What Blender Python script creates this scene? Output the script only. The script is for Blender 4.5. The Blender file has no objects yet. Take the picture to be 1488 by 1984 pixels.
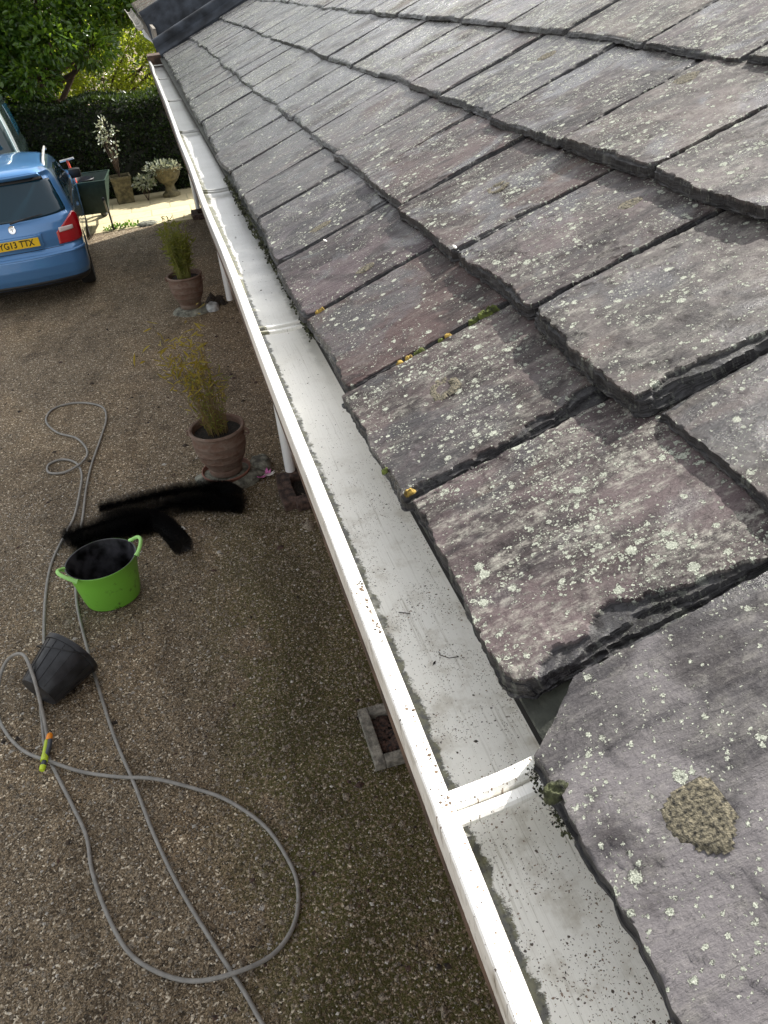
import bpy, bmesh, math, random
import numpy as np
from mathutils import Vector, Matrix, Euler
R = math.radians
random.seed(7); rng = np.random.default_rng(7)
scene = bpy.context.scene
C = scene.collection

# ------------------------------------------------------------ camera, sky, sun, exposure
cam = bpy.data.objects.new('camera', bpy.data.cameras.new('camera')); C.objects.link(cam)
cam.matrix_world = Matrix(((0.95962, 0.22066, -0.17445, 0.0),
                           (-0.26846, 0.53325, -0.80223, 0.0),
                           (-0.08399, 0.81667, 0.57096, 3.0),
                           (0, 0, 0, 1)))
cam.data.sensor_fit = 'VERTICAL'; cam.data.sensor_height = 24.0; cam.data.lens = 18.508
cam.data.clip_start = 0.02; cam.data.clip_end = 500
scene.camera = cam
SUN_EL, SUN_AZ = 38.0, 29.0                     # azimuth from +X towards +Y
sd = Vector((math.cos(R(SUN_EL))*math.cos(R(SUN_AZ)), math.cos(R(SUN_EL))*math.sin(R(SUN_AZ)), math.sin(R(SUN_EL))))
w = bpy.data.worlds.new('World'); scene.world = w; w.use_nodes = True
wn = w.node_tree; wn.nodes.clear()
sky = wn.nodes.new('ShaderNodeTexSky'); sky.sky_type = 'NISHITA'; sky.sun_disc = False
sky.sun_elevation = R(SUN_EL); sky.sun_rotation = R(90 - SUN_AZ); sky.air_density = 1.0; sky.dust_density = 2.0; sky.ozone_density = 1.0
bg = wn.nodes.new('ShaderNodeBackground'); bg.inputs[1].default_value = 0.14
wo = wn.nodes.new('ShaderNodeOutputWorld')
hs = wn.nodes.new('ShaderNodeHueSaturation'); hs.inputs['Saturation'].default_value = 0.12   # bright hazy sky with white cloud
wn.links.new(sky.outputs[0], hs.inputs['Color']); wn.links.new(hs.outputs[0], bg.inputs[0]); wn.links.new(bg.outputs[0], wo.inputs[0])
sl = bpy.data.lights.new('sun', 'SUN'); sl.energy = 4.3; sl.angle = R(0.5); sl.color = (1.0, 0.955, 0.88)
so = bpy.data.objects.new('sun', sl); C.objects.link(so)
so.rotation_euler = sd.to_track_quat('Z', 'Y').to_euler()
scene.view_settings.view_transform = 'Standard'; scene.view_settings.look = 'None'
scene.view_settings.exposure = 1.25; scene.view_settings.gamma = 1.0
scene.cycles.max_bounces = 8

# ------------------------------------------------------------ noise
def _h(ix, iy, sd_):
    n = (ix.astype(np.int64)*374761393 + iy.astype(np.int64)*668265263 + int(sd_)*2246822519) & 0xffffffff
    n = ((n ^ (n >> 13))*1274126177) & 0xffffffff
    return ((n ^ (n >> 16)) & 0xffff)/65535.0
def vn(x, y, seed=0):
    x = np.asarray(x, float); y = np.asarray(y, float)
    ix = np.floor(x); iy = np.floor(y); fx = x-ix; fy = y-iy
    fx = fx*fx*(3-2*fx); fy = fy*fy*(3-2*fy)
    a = _h(ix, iy, seed); b = _h(ix+1, iy, seed); c = _h(ix, iy+1, seed); d = _h(ix+1, iy+1, seed)
    return (a*(1-fx)+b*fx)*(1-fy)+(c*(1-fx)+d*fx)*fy
def fbm(x, y, seed=0, o=4):
    s = 0; a = 0.5; t = 0
    for i in range(o):
        s = s+a*vn(np.asarray(x)*2**i+i*17.3, np.asarray(y)*2**i+i*9.1, seed+i); t += a; a *= 0.5
    return s/t
def sst(a, b, x):
    t = np.clip((np.asarray(x, float)-a)/(b-a), 0, 1); return t*t*(3-2*t)

# ------------------------------------------------------------ object helpers
def tag(o, label=None, cat=None, group=None, kind=None):
    if label: o['label'] = label
    if cat: o['category'] = cat
    if group: o['group'] = group
    if kind: o['kind'] = kind
    return o
def empty(name, loc=(0, 0, 0), rz=0, **k):
    o = bpy.data.objects.new(name, None); C.objects.link(o); o.location = loc; o.rotation_euler = (0, 0, rz)
    o.empty_display_size = 0.1
    return tag(o, **k)
def link(name, me, mat, parent=None, smooth=True, mw=None):
    if mat is not None:
        for m in (mat if isinstance(mat, (list, tuple)) else [mat]): me.materials.append(m)
    o = bpy.data.objects.new(name, me); C.objects.link(o)
    if parent: o.parent = parent
    if mw is not None: o.matrix_local = mw
    if smooth and len(me.polygons): me.polygons.foreach_set('use_smooth', [True]*len(me.polygons))
    return o
def npmesh(name, V, F, mat=None, parent=None, smooth=True, mw=None, attrs=None):
    V = np.asarray(V, np.float32); F = np.asarray(F, np.int32); k = F.shape[1]
    me = bpy.data.meshes.new(name)
    me.vertices.add(len(V)); me.vertices.foreach_set('co', V.ravel())
    me.loops.add(F.size); me.loops.foreach_set('vertex_index', F.ravel())
    me.polygons.add(len(F)); me.polygons.foreach_set('loop_start', np.arange(0, F.size, k, dtype=np.int32))
    me.update(calc_edges=True)
    if attrs:
        for an, val in attrs.items():
            val = np.asarray(val, np.float32)
            if val.ndim == 2:
                a = me.attributes.new(an, 'FLOAT_COLOR', 'POINT'); a.data.foreach_set('color', np.c_[val, np.ones(len(val))].astype(np.float32).ravel())
            else:
                a = me.attributes.new(an, 'FLOAT', 'POINT'); a.data.foreach_set('value', val)
    return link(name, me, mat, parent, smooth, mw)
class MB:
    def __init__(s): s.bm = bmesh.new()
    def box(s, lo, hi, bev=0.0, mw=None):
        r = bmesh.ops.create_cube(s.bm, size=1.0); vs = r['verts']
        for v in vs:
            v.co = Vector([lo[i]+(v.co[i]+0.5)*(hi[i]-lo[i]) for i in range(3)])
        if bev > 0:
            es = list({e for v in vs for e in v.link_edges})
            rr = bmesh.ops.bevel(s.bm, geom=es, offset=bev, segments=2, affect='EDGES', profile=0.6)
            vs = list({v for f in rr['faces'] for v in f.verts} | {v for v in vs if v.is_valid})
        if mw is not None:
            for v in vs: v.co = mw @ v.co
        return s
    def tube(s, pts, r, n=8, cap=True):
        pts = [Vector(p) for p in pts]; rs = r if isinstance(r, (list, tuple)) else [r]*len(pts)
        rings = []; up = None
        for i, p in enumerate(pts):
            t = (pts[min(i+1, len(pts)-1)]-pts[max(i-1, 0)])
            if t.length < 1e-9: t = Vector((0, 0, 1))
            t.normalize()
            if up is None:
                up = Vector((0, 0, 1)) if abs(t.z) < 0.9 else Vector((1, 0, 0))
            up = (up-t*up.dot(t))
            if up.length < 1e-6: up = t.orthogonal()
            up.normalize(); sdv = t.cross(up)
            rings.append([s.bm.verts.new(p+(up*math.cos(a)+sdv*math.sin(a))*rs[i]) for a in [2*math.pi*k/n for k in range(n)]])
        for a, b in zip(rings, rings[1:]):
            for k in range(n): s.bm.faces.new((a[k], a[(k+1) % n], b[(k+1) % n], b[k]))
        if cap:
            s.bm.faces.new(rings[0][::-1]); s.bm.faces.new(rings[-1])
        return s
    def lathe(s, prof, c=(0, 0, 0), n=40, axis=None, wob=0.0, seed=0, sy=1.0, cap=True):
        # prof: list of (r,z); revolve round z
        M = axis if axis is not None else Matrix.Identity(4)
        rings = []
        for j, (r, z) in enumerate(prof):
            row = []
            for k in range(n):
                a = 2*math.pi*k/n
                rr = r*(1+wob*(float(vn(math.cos(a)*1.5+5+j*.2, math.sin(a)*1.5+5+z*3, seed))-.5))
                row.append(s.bm.verts.new(Vector(c)+M @ Vector((rr*math.cos(a), rr*math.sin(a)*sy, z))))
            rings.append(row)
        for a, b in zip(rings, rings[1:]):
            for k in range(n): s.bm.faces.new((a[k], a[(k+1) % n], b[(k+1) % n], b[k]))
        if cap and prof[0][0] > 1e-4 and prof[0] != prof[-1]: s.bm.faces.new(rings[0][::-1])
        if cap and prof[-1][0] > 1e-4 and prof[0] != prof[-1]: s.bm.faces.new(rings[-1])
        return s
    def build(s, name, mat, parent=None, smooth=False, mw=None):
        bmesh.ops.recalc_face_normals(s.bm, faces=s.bm.faces[:])
        me = bpy.data.meshes.new(name); s.bm.to_mesh(me); s.bm.free()
        o = link(name, me, mat, parent, False, mw)
        if smooth:
            me.polygons.foreach_set('use_smooth', [True]*len(me.polygons))
            me.set_sharp_from_angle(angle=R(40))
        return o

# ------------------------------------------------------------ material helpers
class NT:
    def __init__(s, name):
        s.m = bpy.data.materials.new(name); s.m.use_nodes = True; s.t = s.m.node_tree; s.t.nodes.clear()
        s.out = s.n('ShaderNodeOutputMaterial'); s.b = s.n('ShaderNodeBsdfPrincipled'); s.l(s.b.outputs[0], s.out.inputs[0])
    def n(s, ty, **k):
        x = s.t.nodes.new(ty)
        for a, b in k.items(): setattr(x, a, b)
        return x
    def l(s, a, b): s.t.links.new(a, b)
    def put(s, sock, v):
        if isinstance(v, bpy.types.NodeSocket): s.l(v, sock)
        elif isinstance(v, (tuple, list)) and sock.type == 'RGBA': sock.default_value = (*v[:3], 1)
        else: sock.default_value = v
    def co(s, kind='Object'): return s.n('ShaderNodeTexCoord').outputs[kind]
    def attr(s, name, fac=True):
        a = s.n('ShaderNodeAttribute', attribute_name=name); return a.outputs['Fac'] if fac else a.outputs['Color']
    def map(s, v, scale=(1, 1, 1), loc=(0, 0, 0)):
        m = s.n('ShaderNodeMapping'); s.put(m.inputs[0], v); s.put(m.inputs['Scale'], scale); s.put(m.inputs['Location'], loc); return m.outputs[0]
    def noise(s, v, scale, detail=4, rough=0.55, dist=0.0, color=False):
        x = s.n('ShaderNodeTexNoise'); s.put(x.inputs['Vector'], v); x.inputs['Scale'].default_value = scale
        x.inputs['Detail'].default_value = detail; x.inputs['Roughness'].default_value = rough; x.inputs['Distortion'].default_value = dist
        return x.outputs[1] if color else x.outputs[0]
    def vor(s, v, scale, feature='F1', rand=1.0):
        x = s.n('ShaderNodeTexVoronoi', feature=feature); s.put(x.inputs['Vector'], v); x.inputs['Scale'].default_value = scale
        x.inputs['Randomness'].default_value = rand
        return x
    def math(s, op, a, b=0.0, c=0.0, clamp=False):
        x = s.n('ShaderNodeMath', operation=op, use_clamp=clamp); s.put(x.inputs[0], a); s.put(x.inputs[1], b); s.put(x.inputs[2], c); return x.outputs[0]
    def vmath(s, op, a, b=(0, 0, 0), sc=None):
        x = s.n('ShaderNodeVectorMath', operation=op); s.put(x.inputs[0], a); s.put(x.inputs[1], b)
        if sc is not None: s.put(x.inputs['Scale'], sc)
        return x.outputs[0]
    def sep(s, v): x = s.n('ShaderNodeSeparateXYZ'); s.put(x.inputs[0], v); return x.outputs
    def comb(s, a, b, c):
        x = s.n('ShaderNodeCombineXYZ'); s.put(x.inputs[0], a); s.put(x.inputs[1], b); s.put(x.inputs[2], c); return x.outputs[0]
    def rgb(s, v): x = s.n('ShaderNodeSeparateColor'); s.put(x.inputs[0], v); return x.outputs
    def step(s, v, a, b, lo=0.0, hi=1.0):
        x = s.n('ShaderNodeMapRange', interpolation_type='SMOOTHSTEP'); s.put(x.inputs[0], v); s.put(x.inputs[1], a); s.put(x.inputs[2], b)
        s.put(x.inputs[3], lo); s.put(x.inputs[4], hi); return x.outputs[0]
    def mix(s, f, a, b, mode='MIX'):
        x = s.n('ShaderNodeMix', data_type='RGBA', blend_type=mode); s.put(x.inputs[0], f); s.put(x.inputs[6], a); s.put(x.inputs[7], b); return x.outputs[2]
    def ramp(s, v, stops):
        x = s.n('ShaderNodeValToRGB'); s.put(x.inputs[0], v); e = x.color_ramp.elements
        while len(e) < len(stops): e.new(0.5)
        for i, (p, c) in enumerate(stops): e[i].position = p; e[i].color = (*c, 1)
        return x.outputs[0]
    def bump(s, h, dist=0.01, strength=1.0, normal=None):
        x = s.n('ShaderNodeBump'); s.put(x.inputs['Height'], h); x.inputs['Distance'].default_value = dist; x.inputs['Strength'].default_value = strength
        if normal is not None: s.l(normal, x.inputs['Normal'])
        return x.outputs[0]
    def done(s, col=None, rough=0.5, metal=0.0, normal=None, spec=0.5, **k):
        if col is not None: s.put(s.b.inputs['Base Color'], col)
        s.put(s.b.inputs['Roughness'], rough); s.put(s.b.inputs['Metallic'], metal); s.put(s.b.inputs['Specular IOR Level'], spec)
        if normal is not None: s.l(normal, s.b.inputs['Normal'])
        for a, b in k.items(): s.put(s.b.inputs[a], b)
        return s.m

def simple(name, col, rough=0.5, metal=0.0, var=0.15, scale=12, bump=0.0, bscale=60, spec=0.5, **k):
    t = NT(name); co = t.co()
    n = t.noise(co, scale, 5); c2 = tuple(max(0, c*(1-var*1.6)) for c in col); c1 = tuple(min(1, c*(1+var)) for c in col)
    c = t.mix(t.step(n, 0.3, 0.7), c2, c1)
    nm = t.bump(t.noise(co, bscale, 4), bump, 1.0) if bump else None
    return t.done(c, t.math('ADD', t.math('MULTIPLY', n, 0.15), rough-0.07), metal, nm, spec, **k)

# --- slate
def slate_mat():
    t = NT('weathered_slate'); co = t.co(); seed = t.attr('seed'); tint = t.attr('tint', False); lich = t.attr('lich'); brk = t.attr('broken')
    off = t.comb(t.math('MULTIPLY', seed, 3.7), t.math('MULTIPLY', seed, 7.3), 0.0)
    v = t.vmath('ADD', co, off); x, y, z = t.sep(v)[:3]
    v2 = t.comb(x, y, 0.0)
    tint = t.mix(1.0, tint, (0.292, 0.266, 0.262), 'MULTIPLY')
    st = t.noise(t.comb(t.math('MULTIPLY', x, 6), t.math('MULTIPLY', y, 40), 0.0), 1.0, 9, 0.68, 0.9)
    st2 = t.noise(t.comb(t.math('MULTIPLY', x, 60), t.math('MULTIPLY', y, 230), t.math('MULTIPLY', z, 300)), 1.0, 6, 0.65)
    big = t.noise(v2, 5.0, 5, 0.6, 1.2)
    gr = t.noise(v, 300, 4, 0.75)
    gm = t.noise(v, 70, 6, 0.75)
    c = t.mix(t.step(st, 0.36, 0.62), t.mix(1.0, tint, (0.40, 0.40, 0.43), 'MULTIPLY'), tint)
    c = t.mix(t.math('MULTIPLY', t.step(big, 0.46, 0.58), 0.85), c, t.mix(0.6, tint, t.mix(1.0, tint, (2.2, 2.2, 2.25), 'MULTIPLY')))
    c = t.mix(t.math('MULTIPLY', t.step(t.noise(v2, 4.2, 5, 0.65, 1.5), 0.53, 0.62), 0.6), c, t.mix(1.0, tint, (0.26, 0.225, 0.24), 'MULTIPLY'))
    rust = t.noise(t.comb(t.math('MULTIPLY', x, 3), t.math('MULTIPLY', y, 12), 3.0), 1.0, 4, 0.6)
    c = t.mix(t.math('MULTIPLY', t.step(rust, 0.58, 0.75), 0.4), c, (0.15, 0.095, 0.07))
    # pale dusty film, streaked
    film = t.math('MULTIPLY', t.step(t.noise(t.comb(t.math('MULTIPLY', x, 10), t.math('MULTIPLY', y, 30), 7.0), 1.0, 9, 0.78), 0.45, 0.62), t.step(gm, 0.40, 0.60))
    c = t.mix(t.math('MULTIPLY', film, t.math('MULTIPLY', t.math('SUBTRACT', lich, 0.30), 0.80, clamp=True)), c, (0.27, 0.258, 0.225))
    c = t.mix(t.math('MULTIPLY', t.step(gr, 0.54, 0.72), 0.45), c, t.mix(0.35, c, (0.38, 0.365, 0.35)))
    c = t.mix(t.step(gr, 0.46, 0.30, 0.0, 0.55), c, t.mix(1.0, c, (0.42, 0.42, 0.44), 'MULTIPLY'))
    st3 = t.noise(t.comb(t.math('MULTIPLY', x, 24), t.math('MULTIPLY', y, 24), t.math('MULTIPLY', z, 700)), 1.0, 4, 0.6)
    bm_ = t.step(brk, 0.10, 0.45)
    c = t.mix(t.math('MULTIPLY', bm_, 0.9), c, t.mix(t.step(st3, 0.38, 0.62), (0.008, 0.008, 0.009), (0.050, 0.050, 0.053)))  # dark fresh breaks, deepened in colour for shade in the gaps
    tn = t.noise(t.comb(t.math('MULTIPLY', x, 9), t.math('MULTIPLY', y, 21), 2.0), 1.0, 7, 0.62, 0.5)
    ter = t.math('FLOOR', t.math('MULTIPLY', tn, 13.0))
    tf = t.math('FRACT', t.math('MULTIPLY', tn, 13.0))
    c = t.mix(t.math('MULTIPLY', t.step(tf, 0.10, 0.0), t.step(gm, 0.42, 0.55)), c, t.mix(1.0, c, (0.40, 0.40, 0.42), 'MULTIPLY'))
    h = t.math('ADD', t.math('MULTIPLY', ter, 0.22), t.math('ADD', t.math('MULTIPLY', st, 0.7), t.math('MULTIPLY', st2, 0.30)))
    h = t.math('ADD', h, t.math('ADD', t.math('MULTIPLY', gr, 0.20), t.math('MULTIPLY', gm, 0.45)))
    # lichen rosettes in three sizes
    nz = t.noise(v, 170, 4, 0.75, color=True)
    vd = t.vmath('ADD', v2, t.vmath('MULTIPLY', t.vmath('SUBTRACT', nz, (0.5, 0.5, 0.5)), (0.0075, 0.0075, 0.0)))
    cl = t.noise(t.vmath('ADD', v2, (4.1, 2.2, 0.0)), 8.0, 5, 0.65)
    cl2 = t.noise(t.vmath('ADD', v2, (14.1, 7.2, 0.0)), 22.0, 4, 0.65)
    fine = t.noise(v, 600, 3, 0.8)
    dens = t.math('MULTIPLY', t.math('MULTIPLY', t.math('ADD', 0.12, t.step(cl, 0.40, 0.60)), t.step(cl2, 0.30, 0.55)), lich)
    tot = None
    for sc, pres, r0, r1 in ((52, 0.50, 0.16, 0.42), (100, 0.60, 0.15, 0.42), (215, 0.62, 0.12, 0.44), (420, 0.38, 0.15, 0.45)):
        vo = t.vor(vd, sc); cr = t.rgb(vo.outputs['Color'])
        on = t.math('GREATER_THAN', cr[0], t.math('SUBTRACT', 1.0, t.math('MULTIPLY', dens, pres)))
        rad = t.math('ADD', r0, t.math('MULTIPLY', t.math('POWER', cr[1], 1.6), r1-r0))
        rad = t.math('ADD', rad, t.math('MULTIPLY', t.math('SUBTRACT', fine, 0.5), 0.5))
        m = t.math('MULTIPLY', on, t.step(t.math('SUBTRACT', rad, vo.outputs['Distance']), -0.02, 0.04))
        if sc < 110:
            hole = t.math('MULTIPLY', t.step(vo.outputs['Distance'], 0.16, 0.05), t.step(cr[2], 0.35, 0.6))
            m = t.math('MULTIPLY', m, t.math('SUBTRACT', 1.0, t.math('MULTIPLY', hole, 0.85)))
        tot = m if tot is None else t.math('MAXIMUM', tot, m)
    tot = t.math('MULTIPLY', tot, t.math('SUBTRACT', 1.0, t.math('MULTIPLY', bm_, 0.85)))
    lc = t.ramp(fine, [(0.33, (0.13, 0.14, 0.11)), (0.5, (0.36, 0.385, 0.32)), (0.64, (0.62, 0.64, 0.55))])
    c = t.mix(tot, c, lc)
    nm = t.bump(h, 0.0030, 1.0)
    nm = t.bump(t.math('MULTIPLY', tot, t.math('ADD', 0.5, fine)), 0.0022, 1.0, nm)
    wet = t.step(t.noise(t.vmath('ADD', v2, (8.1, 3.3, 0.0)), 4.5, 5, 0.6, 0.8), 0.50, 0.62)
    oy = t.sep(co)[1]; wet = t.math('MAXIMUM', wet, t.math('MULTIPLY', t.step(oy, 1.6, 3.6), t.step(t.noise(v2, 3.0, 4, 0.6), 0.30, 0.55)))
    c = t.mix(t.math('MULTIPLY', wet, t.math('SUBTRACT', 0.75, tot, clamp=True)), c, t.mix(1.0, c, (0.44, 0.415, 0.44), 'MULTIPLY'))
    r = t.math('SUBTRACT', t.math('ADD', 0.46, t.math('MULTIPLY', t.noise(v2, 30, 4), 0.20)), t.math('MULTIPLY', wet, 0.30))
    r = t.mix(tot, r, (0.9, 0.9, 0.9))
    return t.done(c, r, 0, nm, t.math('ADD', 0.20, t.math('MULTIPLY', wet, 0.34)))
M = {}
M['slate'] = slate_mat()

def gravel_mat():
    t = NT('fine_gravel'); co = t.co(); x, y, z = t.sep(co)[:3]
    v = t.comb(x, y, 0.0)
    dn = t.vmath('ADD', v, t.vmath('MULTIPLY', t.vmath('SUBTRACT', t.noise(v, 40, 2, color=True), (0.5, 0.5, 0.5)), (0.02, 0.02, 0)))
    a = t.vor(dn, 125); b = t.vor(dn, 230)
    ca = t.rgb(a.outputs['Color']); cb = t.rgb(b.outputs['Color'])
    col = t.ramp(ca[0], [(0.0, (0.022, 0.018, 0.013)), (0.38, (0.075, 0.059, 0.040)), (0.62, (0.150, 0.118, 0.080)), (0.84, (0.260, 0.220, 0.165)), (0.96, (0.56, 0.53, 0.46))])
    col2 = t.ramp(cb[1], [(0.0, (0.024, 0.019, 0.014)), (0.5, (0.105, 0.082, 0.055)), (0.9, (0.26, 0.215, 0.155))])
    c = t.mix(t.step(t.noise(v, 30, 3), 0.42, 0.58), col, col2)
    big = t.noise(v, 0.9, 5, 0.6, 0.5); mid = t.noise(v, 5.0, 5, 0.65)
    c = t.mix(t.step(mid, 0.52, 0.70, 0.0, 0.65), c, t.mix(1.0, c, (0.42, 0.38, 0.34), 'MULTIPLY'))
    c = t.mix(t.step(big, 0.45, 0.65, 0.0, 0.4), c, t.mix(1.0, c, (1.6, 1.5, 1.35), 'MULTIPLY'))
    # trodden path nearer the house is damper, mossy strip along it
    edge = t.step(x, -0.60, 0.0); near = t.step(y, 6.5, 2.6)
    moss = t.math('MULTIPLY', t.math('MULTIPLY', t.step(t.math('ADD', t.math('MULTIPLY', t.noise(v, 2.6, 5, 0.65), 1.0), t.math('MULTIPLY', edge, 0.14)), 0.47, 0.57), t.math('MULTIPLY', edge, near)), t.step(t.noise(v, 60, 3, 0.7), 0.36, 0.58))
    c = t.mix(t.math('MULTIPLY', moss, 0.9), c, (0.048, 0.052, 0.008))
    dmp = t.step(t.noise(t.comb(t.math('MULTIPLY', x, 2.2), t.math('MULTIPLY', y, 0.8), 9.0), 1.0, 5, 0.6, 0.8), 0.50, 0.62)
    c = t.mix(t.math('MULTIPLY', dmp, 0.5), c, t.mix(1.0, c, (0.45, 0.42, 0.38), 'MULTIPLY'))
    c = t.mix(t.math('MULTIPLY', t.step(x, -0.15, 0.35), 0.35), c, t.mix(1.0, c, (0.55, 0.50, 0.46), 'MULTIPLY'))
    c = t.mix(1.0, c, (1.46, 1.38, 1.26), 'MULTIPLY')
    h = t.math('ADD', t.math('MULTIPLY', t.math('SUBTRACT', 1.0, a.outputs['Distance']), 0.6), t.math('MULTIPLY', t.math('SUBTRACT', 1.0, b.outputs['Distance']), 0.4))
    h = t.math('ADD', h, t.math('MULTIPLY', mid, 2.0))
    return t.done(c, t.math('ADD', 0.5, t.math('MULTIPLY', ca[2], 0.4)), 0, t.bump(h, 0.009, 1.0), 0.25)
M['gravel'] = gravel_mat()

def paving_mat():
    t = NT('stone_paving'); co = t.co(); x, y, z = t.sep(co)[:3]; v = t.comb(x, y, 0.0)
    br = t.n('ShaderNodeTexBrick'); t.put(br.inputs['Vector'], v); br.inputs['Scale'].default_value = 1.0
    br.inputs['Brick Width'].default_value = 0.62; br.inputs['Row Height'].default_value = 0.42; br.inputs['Mortar Size'].default_value = 0.012
    br.inputs['Color1'].default_value = (0.58, 0.50, 0.31, 1); br.inputs['Color2'].default_value = (0.50, 0.43, 0.27, 1); br.inputs['Mortar'].default_value = (0.36, 0.32, 0.20, 1)
    n = t.noise(v, 9, 6, 0.65)
    c = t.mix(t.step(n, 0.45, 0.7, 0, 0.5), br.outputs[0], (0.36, 0.32, 0.19))
    return t.done(c, 0.8, 0, t.bump(t.math('ADD', n, t.math('MULTIPLY', br.outputs[1], -1)), 0.004), 0.3)
M['paving'] = paving_mat()

def pvc_mat(name, dirt=1.0):
    t = NT(name); co = t.co(); x, y, z = t.sep(co)[:3]
    v = t.comb(x, y, 0.0)
    base = t.mix(t.noise(co, 3.0, 3), (0.84, 0.825, 0.775), (0.90, 0.885, 0.84))
    nearm = t.step(y, 1.45, 0.7)
    base = t.mix(t.math('MULTIPLY', t.step(t.math('ADD', y, t.math('MULTIPLY', t.noise(co, 7, 4), 1.2)), 2.3, 3.4), dirt), base, t.mix(t.noise(co, 9, 5, 0.6), (0.50, 0.50, 0.49), (0.30, 0.30, 0.29)))  # far run darkened in the colour to curb sun glare, scaled by dirt
    # scraped streaks along the run
    sx = t.math('ADD', x, t.math('MULTIPLY', t.noise(t.comb(x, t.math('MULTIPLY', y, 2.0), 0.0), 6, 2), 0.006))
    st = t.noise(t.comb(t.math('MULTIPLY', sx, 260), t.math('MULTIPLY', y, 3.2), 0.0), 1.0, 5, 0.7)
    stm = t.math('MULTIPLY', t.step(st, 0.52, 0.68), t.step(t.noise(v, 11, 4, 0.6), 0.36, 0.62))
    c = t.mix(t.math('MULTIPLY', stm, t.math('ADD', 0.28*dirt, t.math('MULTIPLY', nearm, 0.42*dirt))), base, (0.30, 0.27, 0.21))
    bl = t.step(t.noise(co, 22, 5, 0.65), 0.48, 0.72)
    c = t.mix(t.math('MULTIPLY', bl, t.math('MULTIPLY', t.math('ADD', 0.22, nearm), 0.45*dirt)), c, (0.33, 0.28, 0.20))
    vd = t.vmath('ADD', v, t.vmath('MULTIPLY', t.vmath('SUBTRACT', t.noise(v, 320, 2, color=True), (0.5, 0.5, 0.5)), (0.004, 0.004, 0)))
    for sc, th, rr in ((260, 0.85, 0.24), (600, 0.74, 0.32)):
        vo = t.vor(vd, sc); cr = t.rgb(vo.outputs['Color'])
        thv = t.math('SUBTRACT', 1.0, t.math('MULTIPLY', t.math('MULTIPLY', t.math('ADD', 0.12, nearm), t.step(t.noise(v, 16, 3), 0.35, 0.6)), (1-th)*2.0*dirt))
        m = t.math('MULTIPLY', t.math('GREATER_THAN', cr[0], thv), t.step(t.math('SUBTRACT', t.math('MULTIPLY', cr[1], rr+0.15), vo.outputs['Distance']), -0.03, 0.03))
        c = t.mix(m, c, t.mix(cr[2], (0.05, 0.035, 0.025), (0.22, 0.15, 0.10)))
    nm = t.bump(t.math('ADD', st, t.noise(co, 90, 3)), 0.0004)
    return t, c, nm, x, y, z
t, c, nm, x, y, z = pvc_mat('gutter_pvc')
# algae in the front inside corner (grows there); darker along the back
wob = t.math('MULTIPLY', t.math('SUBTRACT', t.noise(t.comb(t.math('MULTIPLY', x, 20), t.math('MULTIPLY', y, 24), 0.0), 1.0, 8, 0.8), 0.5), 0.050)
al = t.math('MULTIPLY', t.step(t.math('ADD', x, wob), 0.158, 0.154), t.step(x, 0.1336, 0.1342))
inner = t.math('MULTIPLY', al, t.step(z, 2.328, 2.318))
inner = t.math('MULTIPLY', inner, t.step(t.noise(t.co(), 13, 4, 0.6), 0.30, 0.46))
c = t.mix(t.math('MULTIPLY', inner, 0.92), c, t.mix(t.step(t.noise(t.co(), 90, 4), 0.35, 0.65), (0.020, 0.020, 0.012), (0.13, 0.125, 0.05)))
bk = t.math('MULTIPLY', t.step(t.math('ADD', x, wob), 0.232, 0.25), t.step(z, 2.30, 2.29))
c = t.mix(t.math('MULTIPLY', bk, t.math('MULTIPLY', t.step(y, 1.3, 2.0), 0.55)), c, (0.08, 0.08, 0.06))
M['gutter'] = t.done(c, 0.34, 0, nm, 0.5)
t, c, nm, x, y, z = pvc_mat('strap_pvc', 0.8); M['strap'] = t.done(t.mix(t.math('MULTIPLY', t.step(x, .20, .26), t.step(t.noise(t.co(), 60, 5, .7), .4, .6)), c, (.16, .17, .04)), 0.4, 0, nm, 0.5)
t, c, nm, x, y, z = pvc_mat('white_upvc', 0.35)
c = t.mix(0.55, c, (0.82, 0.82, 0.80)); M['white'] = t.done(c, 0.35, 0, nm, 0.5)

def leaf_mat(name, a, b, trans=0.35, rough=0.35, back=(0.25, 0.32, 0.04)):
    t = NT(name); info = t.attr('rnd'); c = t.mix(info, a, b)
    t.done(c, rough, 0, None, 0.5)
    tr = t.n('ShaderNodeBsdfTranslucent'); t.put(tr.inputs[0], t.mix(info, back, tuple(min(1, q*1.3) for q in back)))
    mx = t.n('ShaderNodeMixShader'); mx.inputs[0].default_value = trans
    t.l(t.b.outputs[0], mx.inputs[1]); t.l(tr.outputs[0], mx.inputs[2]); t.l(mx.outputs[0], t.out.inputs[0])
    return t.m
M['leaf_hedge'] = leaf_mat('hedge_leaf', (0.010, 0.022, 0.007), (0.034, 0.058, 0.014), 0.2, 0.35, (0.07, 0.11, 0.014))
M['leaf_laurel'] = leaf_mat('laurel_leaf', (0.020, 0.055, 0.012), (0.085, 0.155, 0.022), 0.28, 0.18, (0.24, 0.38, 0.02))
M['leaf_lime'] = leaf_mat('lime_leaf', (0.05, 0.09, 0.012), (0.14, 0.19, 0.02), 0.5, 0.35, (0.42, 0.48, 0.03))
M['leaf_white'] = leaf_mat('variegated_leaf', (0.50, 0.53, 0.44), (0.06, 0.10, 0.035), 0.2, 0.3, (0.5, 0.5, 0.3))
M['leaf_bamboo'] = leaf_mat('bamboo_green', (0.07, 0.10, 0.015), (0.16, 0.17, 0.03), 0.35, 0.45, (0.4, 0.42, 0.05))
M['leaf_yellow'] = leaf_mat('bamboo_yellow', (0.17, 0.14, 0.02), (0.36, 0.30, 0.04), 0.35, 0.45, (0.5, 0.38, 0.05))
M['stem'] = simple('dry_cane', (0.17, 0.12, 0.04), 0.6)
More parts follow.
